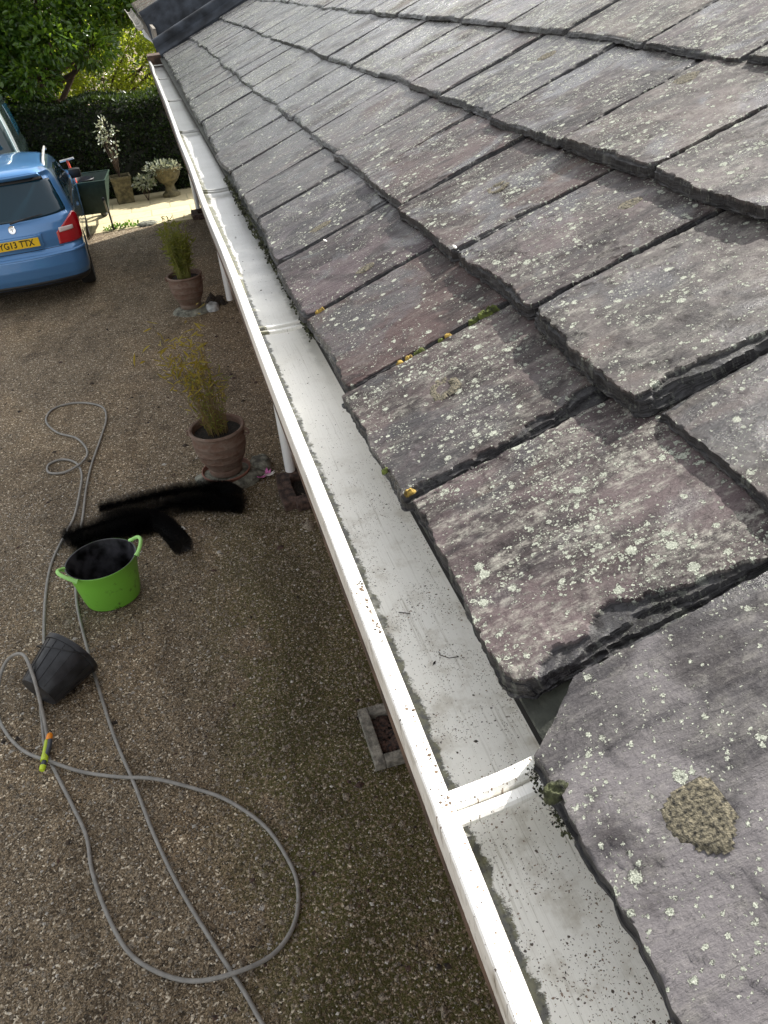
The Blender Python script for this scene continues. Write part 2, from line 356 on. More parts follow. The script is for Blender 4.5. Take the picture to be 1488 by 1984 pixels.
M['stem_green'] = simple('green_cane', (0.20, 0.20, 0.05), 0.6)
M['bark'] = simple('bark', (0.07, 0.045, 0.028), 0.85, bump=0.01, bscale=25)
M['core'] = simple('hedge_light_block', (0.012, 0.014, 0.007), 0.9)
M['moss'] = simple('green_moss', (0.10, 0.125, 0.025), 0.9, var=0.5, scale=90, bump=0.004, bscale=300)
M['moss_gold'] = simple('golden_moss', (0.34, 0.23, 0.05), 0.9, var=0.5, scale=120, bump=0.004, bscale=300)
M['moss_dark'] = simple('dark_moss', (0.045, 0.05, 0.022), 0.95, var=0.6, scale=70, bump=0.004, bscale=300)
M['crust'] = simple('brown_lichen', (0.125, 0.11, 0.075), 0.95, var=0.6, scale=260, bump=0.004, bscale=420)
M['lead'] = simple('lead_sheet', (0.034, 0.040, 0.050), 0.72, 0.0, spec=0.2, var=0.45, scale=5)
def pot_mat():
    t = NT('terracotta'); co = t.co(); x, y, z = t.sep(co)[:3]
    n = t.noise(t.comb(x, y, t.math('MULTIPLY', z, 2.5)), 9, 6, 0.65, 0.6); n2 = t.noise(co, 34, 5, 0.7)
    c = t.mix(t.step(n, 0.38, 0.64), (0.135, 0.078, 0.055), (0.185, 0.135, 0.105))
    c = t.mix(t.step(n2, 0.54, 0.72, 0, 0.6), c, (0.07, 0.045, 0.035))
    c = t.mix(t.step(z, 0.12, 0.0, 0, 0.55), c, (0.10, 0.10, 0.075))
    return t.done(c, 0.75, 0, t.bump(t.math('ADD', n, n2), 0.006), 0.35)
M['terracotta'] = pot_mat()
M['soil'] = simple('potting_soil', (0.022, 0.017, 0.012), 0.95, var=0.5, scale=60, bump=0.02, bscale=90)
M['stone'] = simple('mossy_stone', (0.20, 0.20, 0.16), 0.85, var=0.45, scale=18, bump=0.012, bscale=50)
M['concrete'] = simple('gully_concrete', (0.22, 0.205, 0.17), 0.9, var=0.35, scale=30, bump=0.006, bscale=120)
M['urn_stone'] = simple('urn_stone', (0.13, 0.11, 0.055), 0.85, var=0.35, scale=14, bump=0.008, bscale=60)
M['brick'] = simple('old_brick', (0.075, 0.045, 0.034), 0.9, var=0.5, scale=20, bump=0.006, bscale=90)
M['dead_leaf'] = simple('dead_leaf', (0.055, 0.028, 0.019), 0.8, var=0.6, scale=60)
M['litter'] = simple('gutter_litter', (0.035, 0.024, 0.016), 0.9, var=0.7, scale=60)
M['litter_tan'] = simple('gutter_grit', (0.13, 0.090, 0.060), 0.9, var=0.6, scale=90)
M['black_plastic'] = simple('black_plastic', (0.022, 0.023, 0.026), 0.42, var=0.4, scale=14)
M['bristle'] = simple('black_bristle', (0.009, 0.009, 0.010), 0.45)
M['hose'] = simple('grey_hose', (0.235, 0.225, 0.205), 0.5, var=0.12, scale=30)
def green_mat():
    t = NT('green_tub'); co = t.co(); n = t.noise(co, 22, 5, 0.7); n2 = t.noise(co, 5, 3)
    m = t.math('MULTIPLY', t.step(n, 0.55, 0.70), t.step(n2, 0.42, 0.6))
    c = t.mix(t.math('MULTIPLY', m, 0.85), (0.19, 0.50, 0.050), (0.035, 0.055, 0.016))
    return t.done(c, 0.42, 0, None, 0.5, **{'Subsurface Weight': 0.0})
M['green'] = green_mat()
M['green_handle'] = simple('pale_green_handle', (0.36, 0.72, 0.20), 0.45, var=0.1)
M['tub_in'] = simple('dirty_tub_inside', (0.035, 0.035, 0.04), 0.35, var=0.7, scale=14)
M['water'] = simple('murky_water', (0.012, 0.011, 0.010), 0.12, var=0.3)
M['lime'] = simple('lime_plastic', (0.48, 0.62, 0.03), 0.4, var=0.1)
M['orange'] = simple('orange_plastic', (0.85, 0.27, 0.01), 0.4, var=0.08)
M['slate_grey'] = simple('grey_rubber', (0.05, 0.06, 0.075), 0.5)
M['petal'] = simple('white_petal', (0.75, 0.72, 0.66), 0.6, var=0.1)
M['petal_pink'] = simple('pink_petal', (0.55, 0.16, 0.38), 0.6, var=0.3, scale=40)
def paint(name, col, **k):
    t = NT(name); return t.done(t.mix(t.noise(t.co(), 40, 2), tuple(q*.96 for q in col), col), 0.30, 0.35, None, 0.5, **{'Coat Weight': 1.0, 'Coat Roughness': 0.04})
M['blue'] = paint('blue_car_paint', (0.075, 0.22, 0.47))
M['dkgreen'] = paint('dark_green_paint', (0.018, 0.034, 0.034))
t = NT('car_glass'); M['glass'] = t.done((0.008, 0.032, 0.050), 0.03, 0, None, 0.5)  # blue in the base colour stands in for reflected sky
M['trim'] = simple('black_trim', (0.015, 0.015, 0.016), 0.5)
M['tyre'] = simple('tyre_rubber', (0.018, 0.018, 0.018), 0.75, var=0.3)
M['alloy'] = simple('silver_alloy', (0.45, 0.46, 0.48), 0.3, 0.8)
M['rail'] = simple('silver_rail', (0.55, 0.54, 0.52), 0.35, 0.4)
M['plate'] = simple('yellow_plate', (0.80, 0.52, 0.015), 0.4, var=0.05)
M['ink'] = simple('plate_black', (0.010, 0.010, 0.010), 0.5)
t = NT('red_lens'); M['redlens'] = t.done((0.42, 0.008, 0.016), 0.08, 0, None, 0.8, **{'Coat Weight': 1.0})
t = NT('clear_lens'); M['clearlens'] = t.done((0.62, 0.52, 0.50), 0.12, 0, None, 0.8)
M['chrome'] = simple('chrome', (0.7, 0.7, 0.7), 0.12, 1.0, var=0.02)
M['badge'] = simple('badge_green', (0.03, 0.12, 0.06), 0.3, 0.2)
M['redpaint'] = simple('red_handle', (0.62, 0.07, 0.03), 0.4, var=0.15)
M['wood'] = simple('brown_timber', (0.085, 0.052, 0.035), 0.8, var=0.4, scale=20)
M['barrow'] = simple('green_barrow_steel', (0.03, 0.055, 0.04), 0.35, 0.2)
M['boards'] = simple('roof_boards', (0.02, 0.018, 0.016), 0.9)
M['weed'] = leaf_mat('weed_leaf', (0.07, 0.15, 0.02), (0.12, 0.24, 0.03), 0.3, 0.5, (0.2, 0.4, 0.04))
def brick_wall():
    t = NT('brick_wall'); co = t.co(); x, y, z = t.sep(co)[:3]
    br = t.n('ShaderNodeTexBrick'); t.put(br.inputs['Vector'], t.comb(t.math('ADD', x, y), z, 0.0)); br.inputs['Scale'].default_value = 1.0
    br.inputs['Brick Width'].default_value = 0.225; br.inputs['Row Height'].default_value = 0.075; br.inputs['Mortar Size'].default_value = 0.008
    br.inputs['Color1'].default_value = (0.22, 0.10, 0.065, 1); br.inputs['Color2'].default_value = (0.15, 0.075, 0.05, 1); br.inputs['Mortar'].default_value = (0.3, 0.28, 0.24, 1)
    n = t.noise(co, 14, 5); c = t.mix(t.step(n, 0.5, 0.7, 0, 0.4), br.outputs[0], (0.1, 0.06, 0.045))
    return t.done(c, 0.9, 0, t.bump(t.math('ADD', t.math('MULTIPLY', br.outputs[1], -1), n), 0.006), 0.3)
M['brickwall'] = brick_wall()

# ------------------------------------------------------------ ground
g = MB(); g.bm.faces.new([g.bm.verts.new(p) for p in ((-150, -60, 0), (150, -60, 0), (150, 260, 0), (-150, 260, 0))])
tag(g.build('ground', M['gravel']), 'fine brown gravel yard with dark mossy patches', kind='structure')
g = MB(); g.box((-7, 12.9, -0.05), (0.9, 15.15, 0.012), 0.006)
tag(g.build('paving', M['paving']), 'pale yellow stone paving strip in front of the hedge', kind='structure')

# ------------------------------------------------------------ house
TH = R(22.5); X0, Z0 = 0.232, 2.350
def roofM(x0=X0, z0=Z0): return Matrix(((math.cos(TH), 0, -math.sin(TH), x0), (0, 1, 0, 0), (math.sin(TH), 0, math.cos(TH), z0), (0, 0, 0, 1)))
RM = roofM()
house = empty('house', (0, 0, 0), label='low house with rough purple grey slate roof and white gutter', cat='house')
YE = 10.0                                  # far end of this roof
def warp(Y): return 0.022*sst(1.9, 2.8, Y)+0.028*sst(5.0, 8.0, Y)

def slate_mesh(y0, y1, s0, L, e, t, res, seed, corner=(0, 0), rough=1.0, ledge=0.012):
    """one riven slate; returns verts (s,y,n), faces, broken-edge amount"""
    W = y1-y0
    nu = max(6, int(W/res)); nv = max(6, int(L/res))
    def dens(n, both):
        q = np.linspace(0, 1, n+1)
        return q+(-np.sin(2*np.pi*q)/(2*np.pi))*0.6 if both else q**1.3
    u = dens(nu, True); v = dens(nv, False)
    U, Vv = np.meshgrid(u, v, indexing='ij')
    y = y0+U*W; s = s0+Vv*L
    f = rough; hi = 1.0 if res < 0.01 else 0.35
    def rag(q, sd_, lo_, mid_, hi_):
        return (fbm(q*4, q*0+seed*.7, seed+sd_, 2)-.5)*lo_*f+(fbm(q*26, q*0+2, seed+sd_+2, 3)-.5)*mid_*f+(fbm(q*120, q*0, seed+sd_+4, 3)-.5)*hi_*f*hi
    eL = rag(s, 0, 0.008, 0.004, 0.0035); eR = rag(s, 11, 0.008, 0.004, 0.0035); eT = rag(y, 21, 0.024, 0.007, 0.004)
    y = y+eL*(1-U)**2+eR*U**2
    s = s+eT*(1-Vv)**3+0.03*(vn(np.array([seed*1.0]), np.array([3.]), 5)[0]-.5)*(U-.5)*(1-Vv)**2
    for cn, cu in ((corner[0], U), (corner[1], 1-U)):
        if cn > 0:
            dd = cu*W; s = s+np.clip(cn-dd*1.25, 0, None)*(1-Vv)**4
    dl = U*W; dr = (1-U)*W; dt = Vv*L
    brk = np.zeros_like(y); top = np.full_like(y, t)
    jag = 0.004*(fbm(y*110, s*110, seed+7, 3)-.5)
    for k, (frac, wm) in enumerate(((0.22, 1.0), (0.26, 0.50), (0.24, 0.22))):
        for d, q, sdk, amp, base in ((dl, s, 31, ledge, 0.0022), (dr, s, 41, 0.006, 0.0012), (dt, y, 51, 0.010, 0.0022)):
            nn = fbm(q*6+k*2, q*0+k, seed+sdk, 4)*0.75+fbm(q*30, q*0+k*3, seed+sdk+9, 3)*0.25
            wd = (base+amp*np.clip((nn-0.40)*4.0, 0, 1.6)*wm)*f+jag
            m = sst(wd+0.0012, wd-0.0004, d)
            top = top-m*t*frac; brk = np.maximum(brk, m*(0.55 if k == 0 else 1.0))
    top = np.maximum(top, t*0.12)
    # cleavage scales on the surface: thin sheets lifted off, elongated up the slope
    sc1 = fbm(y*9+3, s*3.5+seed*.3, seed+81, 5); lv = np.floor(sc1*7)
    top = top+0.0014*(lv-3.5)*min(1, t/.02)+(fbm(y*60, s*14, seed+61, 3)-.5)*0.0012+(fbm(y*3, s*3, seed+71, 2)-.5)*0.005
    n = top-t*(s-s0)/e
    bot = -t*(s-s0)/e
    nU, nV = U.shape
    V = np.stack([s, y, n], -1).reshape(-1, 3); B = [brk.reshape(-1)]
    idx = np.arange(nU*nV).reshape(nU, nV)
    F = np.stack([idx[:-1, :-1], idx[:-1, 1:], idx[1:, 1:], idx[1:, :-1]], -1).reshape(-1, 4)[:, ::-1]
    ring = np.concatenate([idx[:, 0], idx[-1, 1:], idx[-2::-1, -1], idx[0, -2:0:-1]])
    base = V[ring]; bz = bot.reshape(-1)[ring]
    cy, cs = (y0+y1)/2, s0+L/2
    prev = ring; VV = [V]; FF = [F]; off = len(V)
    rings = 5 if res < 0.01 else 2
    nrm = np.stack([np.sign(base[:, 0]-cs)*(np.abs(base[:, 0]-s0) < 0.05), np.sign(base[:, 1]-cy)*(np.minimum(abs(base[:, 1]-y0), abs(base[:, 1]-y1)) < 0.02)], -1)
    for k in range(1, rings+1):
        fr = k/rings
        p = base.copy(); p[:, 2] = base[:, 2]*(1-fr)+bz*fr+(fbm(base[:, 1]*40+k, base[:, 0]*40, seed+k, 2)-.5)*.003*(k < rings)
        j = (fbm(base[:, 1]*45+k*5, base[:, 0]*45, seed+91+k, 3)-.42)*0.009*f-0.0015*fr
        p[:, 0] += nrm[:, 0]*j; p[:, 1] += nrm[:, 1]*j*.6
        ni = off+np.arange(len(ring)); off += len(ring); VV.append(p); B.append(np.ones(len(ring)))
        a = prev; b = ni
        FF.append(np.stack([a, b, np.roll(b, -1), np.roll(a, -1)], -1)[:, ::-1]); prev = ni
    return np.concatenate(VV), np.concatenate(FF), np.concatenate(B)

PAL = [(0.150, 0.118, 0.116), (0.172, 0.160, 0.152), (0.130, 0.088, 0.080), (0.200, 0.192, 0.182), (0.120, 0.122, 0.132), (0.165, 0.142, 0.112), (0.110, 0.092, 0.094)]
# courses: tail distance up the slope, exposure, thickness, seams along the eave (known ones first)
seam = {0: [-0.42, 0.10-0.0, 0.512, 0.893, 1.28, 1.672, 2.095, 2.56, 2.93, 3.36, 3.79, 4.27, 4.78, 5.33],
        1: [-0.36, 0.02, 0.41, 0.80, 1.17, 1.53, 1.955, 2.34, 2.74, 3.17, 3.60, 4.02, 4.42, 4.82, 5.35],
        2: [-0.18, 0.26, 0.66, 1.05, 1.385, 1.755, 2.19, 2.64, 2.98, 3.40, 3.83, 4.32, 4.84, 5.3],
        3: [-0.3, 0.1, 0.47, 0.83, 1.22, 1.63, 2.04, 2.51, 2.96, 3.42, 3.84, 4.30, 4.80, 5.28],
        4: [0.0, 0.42, 0.8, 1.2, 1.62, 2.0, 2.42, 2.80, 3.2, 3.62, 4.08, 4.5, 4.95],
        5: [0.1, 0.5, 0.9], 6: [-0.1, 0.3, 0.7], 7: [0.1, 0.5, 0.9]}
S0 = [0.0, 0.335, 0.695, 1.075, 1.46, 1.80, 2.12, 2.42, 2.70]
SP = {(0, 0.10): dict(tint=(0.285, 0.288, 0.298), lich=0.66, t=0.024, corner=(0.0, 0.085), so=-0.012, ledge=.02),
      (0, 0.512): dict(tint=(0.190, 0.155, 0.158), lich=1.55, t=0.026, corner=(0.02, 0.0), ledge=.036),
      (0, 0.893): dict(tint=(0.160, 0.132, 0.130), lich=1.15, t=0.024, corner=(0.012, 0.0), ledge=.030),
      (0, 1.28): dict(tint=(0.140, 0.095, 0.090), lich=0.62, t=0.016),
      (0, 1.672): dict(tint=(0.150, 0.120, 0.130), lich=0.55, t=0.016),
      (0, 2.095): dict(tint=(0.155, 0.145, 0.16), lich=0.75, t=0.015, corner=(0.03, 0.0)),
      (1, 0.80): dict(tint=(0.18, 0.168, 0.160), lich=1.05, t=0.030, corner=(0.02, 0.01), ledge=.034),
      (1, 1.17): dict(tint=(0.195, 0.165, 0.165), lich=0.9, t=0.026),
      (1, 1.53): dict(tint=(0.155, 0.120, 0.115), lich=0.95, t=0.024),
      (1, 1.955): dict(tint=(0.150, 0.105, 0.100), lich=0.8, t=0.020),
      (2, 1.05): dict(tint=(0.23, 0.215, 0.205), lich=1.25, t=0.026),
      (2, 1.385): dict(tint=(0.215, 0.19, 0.175), lich=1.1, t=0.028)}
roof = MB(); roof.box((-0.0, -1.5, -0.055), (2.9, YE, -0.035)); roof = roof.build('roof', M['boards'], house, mw=RM)
m = MB(); m.box((0.006, -1.5, -0.030), (0.30, YE, -0.014), 0.002); m.build('undercloak', simple('undercloak_slate', (0.035, 0.038, 0.030), 0.8, var=.5, scale=20, bump=.004, bscale=50), roof)
allslates = []
for k in range(8):
    ys = list(seam[k]); r_ = random.Random(k+3)
    if ys[0] > -1.1:
        while ys[0] > -1.1: ys.insert(0, ys[0]-r_.uniform(0.34, 0.44))
    while ys[-1] < YE-0.3: ys.append(ys[-1]+r_.uniform(0.30, 0.46))
    ys[-1] = YE
    for a, b in zip(ys, ys[1:]):
        sp = next((v for (kk, yy), v in SP.items() if kk == k and abs(yy-a) < 1e-6), {})
        e = S0[k+1]-S0[k]; mid = (a+b)/2
        dist = math.hypot(mid-0.3, (S0[k]+.3)*1.0)+0.5
        t_ = sp.get('t', r_.uniform(0.010, 0.019)*(1.0 if mid < 6 else 0.8))
        tint = sp.get('tint', (lambda g_: tuple(q*g_ for q in r_.choice(PAL)))(r_.uniform(0.75, 1.25)*(1+.09*k)))
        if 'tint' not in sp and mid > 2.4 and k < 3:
            f_ = min(1, (mid-2.4)/1.5)*.65; m_ = sum(tint)/3; tint = tuple(q*(1-f_)+m_*g_*f_ for q, g_ in zip(tint, (.92, 1.0, 1.12)))  # far slates tinted bluer, painting in the sky sheen
        lich = sp.get('lich', r_.uniform(0.45, 1.35)*(1.0+0.12*k)*(0.75 if k < 2 and mid > 2.4 else 1))
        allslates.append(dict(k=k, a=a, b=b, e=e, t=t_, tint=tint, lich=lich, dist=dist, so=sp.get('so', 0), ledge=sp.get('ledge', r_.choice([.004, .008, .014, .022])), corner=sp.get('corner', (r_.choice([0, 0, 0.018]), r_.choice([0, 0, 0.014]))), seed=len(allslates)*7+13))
def vis(q): return q['k'] <= 4 and q['b'] > 0.15+0.36*q['k']
near = sorted([q for q in allslates if vis(q)], key=lambda q: q['dist'])
named = near[:99]; rest = [q for q in allslates if not any(q is w_ for w_ in named)]
def mk(q):
    d = q['dist']; res = 0.0038 if (d < 1.8 and q['k'] <= 2) else (0.0060 if d < 3.0 else (0.010 if d < 5 else 0.016))
    if not vis(q): res = 0.025
    gap = random.Random(q['seed']).uniform(0.0015, 0.0045)
    so_ = float(warp((q['a']+q['b'])/2))*(1 if q['k'] == 0 else 1)+random.Random(q['seed']+1).uniform(-0.006, 0.006)+q['so']
    return slate_mesh(q['a']+gap, q['b']-gap, S0[q['k']]+so_, q['e']+0.075, q['e'], q['t'], res, q['seed'], q['corner'], 1.0, q['ledge'])
for q in named:
    V, F, B = mk(q); n = len(V)
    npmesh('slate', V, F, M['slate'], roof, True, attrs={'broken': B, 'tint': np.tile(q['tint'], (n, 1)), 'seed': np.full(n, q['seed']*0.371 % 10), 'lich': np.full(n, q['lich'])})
VV, FF, T, S_, L_, B_ = [], [], [], [], [], []; o_ = 0
for q in rest:
    V, F, B = mk(q); n = len(V); B_.append(B); VV.append(V); FF.append(F+o_); o_ += n; T.append(np.tile(q['tint'], (n, 1))); S_.append(np.full(n, q['seed']*0.371 % 10)); L_.append(np.full(n, q['lich']))
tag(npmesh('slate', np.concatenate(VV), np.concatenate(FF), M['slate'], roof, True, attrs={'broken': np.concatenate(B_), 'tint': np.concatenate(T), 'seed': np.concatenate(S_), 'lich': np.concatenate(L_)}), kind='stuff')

# sharp edges read better: mark slates auto sharp
for o in roof.children:
    o.data.set_sharp_from_angle(angle=R(38))

# lichen crusts and moss on the slates (s, Y, radius, ring?)
def patch(name, s, y, n0, rx, ry, h, mat, parent, seed, ring=False, res=0.0022, rot=0.0, mw=None):
    k = int(2*max(rx, ry)/res); k = min(max(k, 10), 60)
    a = np.linspace(-1.15, 1.15, k); A, B = np.meshgrid(a, a, indexing='ij')
    rr = np.sqrt(A*A+B*B); th = np.arctan2(B, A)
    edge = 0.80+0.45*(fbm(np.cos(th)*1.4+4, np.sin(th)*1.4+4, seed, 4)-.45)+0.10*(fbm(np.cos(th)*9+4, np.sin(th)*9+4, seed+5, 2)-.5)
    m = sst(edge+0.03, edge-0.10, rr)
    if ring: m = m*sst(0.36, 0.52, rr+0.3*(fbm(A*3+5, B*3, seed+9, 3)-.5))*sst(0.36, 0.50, fbm(np.cos(th)*1.3+7, np.sin(th)*1.3+2, seed+15, 3))
    hh = h*(0.35+0.9*fbm(A*rx/0.0035+9, B*ry/0.0035+3, seed+2, 3))*m
    P = np.stack([s+(A*rx*math.cos(rot)-B*ry*math.sin(rot)), y+(A*rx*math.sin(rot)+B*ry*math.cos(rot)), n0+hh-0.0015], -1).reshape(-1, 3)
    idx = np.arange(k*k).reshape(k, k); F = np.stack([idx[:-1, :-1], idx[1:, :-1], idx[1:, 1:], idx[:-1, 1:]], -1).reshape(-1, 4)
    mm = m.reshape(-1); F = F[(mm[F].max(1) > 0.08)]
    us, inv = np.unique(F, return_inverse=True)
    return npmesh(name, P[us], inv.reshape(F.shape), mat, parent, True, mw)
def ntop(s, y):
    "height of the slate surface near (s, y)"
    k = max(i for i in range(8) if S0[i] <= s-float(warp(y))*0.9 or i == 0)
    q = next(q for q in allslates if q['k'] == k and q['a'] <= y < q['b'])
    sc1 = float(fbm(y*9+3, s*3.5+q['seed']*.3, q['seed']+81, 5))
    return q['t']*(1-(s-S0[k]-float(warp(y)))/q['e'])+0.0014*(math.floor(sc1*7)-3.5)*min(1, q['t']/.02)+(float(fbm(y*3, s*3, q['seed']+71, 2))-.5)*0.005+0.001
for (s, y, rx, ry, ring) in ((0.089, 0.316, .034, .036, False), (0.626, 1.341, .030, .020, False), (0.524, 1.743, .034, .028, True), (0.150, 1.124, .034, .036, True),
                             (0.158, 2.194, .042, .022, False), (0.179, 1.758, .028, .019, False), (0.994, 2.43, .035, .03, False), (0.979, 1.70, .035, .03, False)):
    c_ = patch('lichen_crust', s, y, ntop(s, y), rx, ry, 0.0026, M['crust'], roof, int(s*1000), ring); 
for (s, y, rx, ry, mt) in ((0.298, 1.281, .024, .010, 'moss'), (0.268, 1.283, .014, .007, 'moss'), (0.156, 1.281, .014, .006, 'moss'), (0.134, 1.281, .010, .006, 'moss_gold'),
                           (0.115, 1.281, .009, .006, 'moss_gold'), (0.042, 1.672, .014, .006, 'moss_gold'), (0.215, 1.281, .008, .005, 'moss_gold'), (0.20, 1.281, .007, .004, 'moss'),
                           (0.015, 0.915, .010, .006, 'moss_gold'), (-0.004, 0.40, .016, .010, 'moss_dark'), (0.0, 0.99, .008, .004, 'moss')):
    patch('moss_cushion', s, y, ntop(s, y)-0.006, rx, ry, 0.006+rx*.35, M[mt], roof, int(s*3000+y*77), False, 0.0016)
# dark moss fringe along the near eave edge under the slates
def fringe(y0, y1, n, parent, seed, sz, hz, xr=(0.228, 0.245), zr=(2.333, 2.352)):
    if y1 < .5: xr = (0.214, 0.240); zr = (2.326, 2.352)
    r_ = np.random.default_rng(seed); P = []; F = []
    for i in range(n):
        c_ = np.array([r_.uniform(*xr), r_.uniform(y0, y1), r_.uniform(*zr)])
        for k in range(4):
            d = r_.normal(size=3); d /= np.linalg.norm(d); d *= r_.uniform(.4, 1)*sz; p = np.cross(d, r_.normal(size=3)); p = p/np.linalg.norm(p)*sz*.35
            b = len(P); P += [c_, c_+d*.6+p, c_+d, c_+d*.6-p]; F.append([b, b+1, b+2, b+3])
    return np.array(P), np.array(F)
for (a, b, n, sz) in ((0.37, 0.45, 260, 0.0040), (1.62, 1.75, 130, 0.007), (1.75, 3.4, 420, 0.009)):
    P, F = fringe(a, b, n, roof, int(a*100), sz, 0.01)
    Mi = np.array(RM.inverted()); P = (Mi[:3, :3] @ P.T).T+Mi[:3, 3]
    npmesh('moss_fringe', P, F, M['moss_dark'], roof, False)

# wall, fascia, soffit
m = MB(); m.box((0.52, -1.5, 0), (0.75, 13.3, 2.42)); m.build('wall', M['brickwall'], house)
m = MB(); m.box((0.287, -1.5, 2.20), (0.307, YE+.3, 2.352), 0.002); m.build('fascia', M['white'], house)
m = MB(); m.box((0.3072, -1.5, 2.205), (0.5198, YE+.3, 2.217)); m.build('soffit', M['white'], house)
# gutter: extruded channel following Y; floor shape raised mid-run so a strip of sun lands on it
gp = lambda d: [(0.1145, 2.329), (0.1148, 2.312), (0.1185, 2.262-0*d), (0.126, 2.322-d-0.006), (0.272, 2.322-d-0.006), (0.282, 2.322-d+0.002), (0.284, 2.338), (0.2805, 2.338), (0.2785, 2.322-d+0.004),
                (0.270, 2.322-d), (0.165, 2.322-d-0.001), (0.145, 2.322-d+0.002), (0.1365, 2.322-d+0.012), (0.1335, 2.318), (0.1350, 2.3275), (0.1340, 2.330), (0.1165, 2.3310)]
def gutter_run(ya, yb, parent, xo=0.0):
    ys = np.arange(ya, yb+1e-6, 0.06); rows = []
    for y in ys:
        d = 0.056-0.029*float(sst(1.8, 2.5, y)-sst(4.9, 5.3, y)); wx = 0.0025*(float(vn(y*1.3, 1.0, 5))-.5)*(1+y*.5)+0.002*float(sst(4, 9, y))*5; wz = 0.002*(float(vn(y*1.1, 9.0, 6))-.5)
        pts = gp(d)
        rows.append([(x+wx+xo, y, z+wz) for x, z in pts])
    V = np.array(rows); n = V.shape[1]; idx = np.arange(V.shape[0]*n).reshape(-1, n)
    F = []
    for i in range(V.shape[0]-1):
        for j in range(n):
            F.append([idx[i, j], idx[i, (j+1) % n], idx[i+1, (j+1) % n], idx[i+1, j]])
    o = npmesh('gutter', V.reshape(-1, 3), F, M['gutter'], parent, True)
    o.data.flip_normals(); o.data.set_sharp_from_angle(angle=R(35)); return o
gut = gutter_run(-1.2, 10.45, house)
# joint and support straps across the gutter
def strap(y, w, skew, zt, parent, mat, t=0.004, rib=False):
    m = MB(); n = 8
    for (dy, ww, zz) in ((0, w, zt),):
        pts = []
        for i in range(n+1):
            u = i/n; x = 0.133+u*0.140; yy = y+skew*u; z = zz-0.006*math.sin(u*math.pi)+(-0.012*max(0, u-0.8)/0.2)
            pts.append((x, yy, z))
        vs = []
        for p in pts:
            vs.append([m.bm.verts.new((p[0], p[1]+a*ww/2, p[2]+b)) for a, b in ((-1, 0), (-.7, t), (.7, t), (1, 0), (1, -t*1.5), (-1, -t*1.5))])
        for a, b in zip(vs, vs[1:]):
            for k in range(6): m.bm.faces.new((a[k], a[(k+1) % 6], b[(k+1) % 6], b[k]))
        m.bm.faces.new(vs[0][::-1]); m.bm.faces.new(vs[-1])
    return m.build('gutter_strap', mat, gut)
strap(0.450, 0.020, 0.022, 2.3255, gut, M['strap'], 0.005)
strap(0.4315, 0.015, 0.019, 2.3215, gut, M['strap'], 0.003)
for y in (1.79, 3.36, 4.95, 6.45, 8.1, 9.6):
    strap(y+0.012, 0.009, 0.02, 2.316, gut, M['gutter'], 0.003); strap(y-0.012, 0.008, 0.012, 2.314, gut, M['gutter'], 0.003)
m = MB(); m.box((0.1195, -1.2, 2.232), (0.140, 10.2, 2.2535), 0.003); m.build('gutter_board', M['wood'], house)
# downpipes
for i, y in enumerate((4.89, 8.77, 13.22)):
    m = MB(); zt = 2.255 if y < 10 else 2.5
    m.tube([(0.20, y, zt), (0.20, y, zt-.07), (0.40, y, zt-0.24), (0.41, y, zt-0.32), (0.41, y, 0.055)], 0.036, 16)
    dp = m.build('downpipe', M['white'], house, True)
    m = MB(); m.tube([(0.41, y, 0.95), (0.41, y, 1.02)], 0.043, 16); m.box((0.42, y-.06, .965), (0.522, y+.06, 1.005), .004); m.build('pipe_bracket', M['white'], dp, True)
m = MB(); m.tube([(0.20, 2.40, 2.255), (0.20, 2.40, 2.19), (0.42, 2.40, 2.03), (0.43, 2.40, 1.95), (0.43, 2.40, 0.06)], 0.036, 16)

# lead verge: roll and apron over the end of the roof, then a sheet up to the neighbour
def extr(pts, s0, s1, name, mat, parent, ns=14, wob=0.004):
    rows = []
    for i in range(ns+1):
        s = s0+(s1-s0)*i/ns
        rows.append([(s, p[0]+wob*(float(vn(s*3, p[0]*5, 3))-.5), p[1]+wob*(float(vn(s*4, p[0]*7, 8))-.5)) for p in pts])
    V = np.array(rows); n = V.shape[1]; idx = np.arange(len(V)*n).reshape(-1, n)
    F = [[idx[i, j], idx[i+1, j], idx[i+1, (j+1) % n], idx[i, (j+1) % n]] for i in range(ns) for j in range(n)]
    F2 = [[idx[i, j] for j in range(n)] for i in (0, ns)]
    me = bpy.data.meshes.new(name); me.from_pydata([tuple(v) for v in V.reshape(-1, 3)], [], [tuple(map(int, f)) for f in F]+[tuple(map(int, f)) for f in F2]); me.update()
    bmx = bmesh.new(); bmx.from_mesh(me); bmesh.ops.recalc_face_normals(bmx, faces=bmx.faces[:]); bmx.to_mesh(me); bmx.free()
    o = link(name, me, mat, parent, True, RM); me.set_sharp_from_angle(angle=R(45)); return o
roll = [(YE-0.15, 0.026)]+[(YE+0.05+0.080*math.cos(a), 0.085+0.080*math.sin(a)) for a in np.linspace(math.pi, 0, 9)]+[(YE+0.135, -0.02), (YE+0.22, -0.03), (YE+0.22, -0.07), (YE-0.15, -0.02)]
# moved into house frame
extr(roll, 0.03, 2.9, 'lead_flashing', M['lead'], house)
m = MB(); m.box((0.12, 10.02, 2.20), (0.30, 10.45, 2.37), 0.004); m.build('eave_end_board', M['wood'], house)

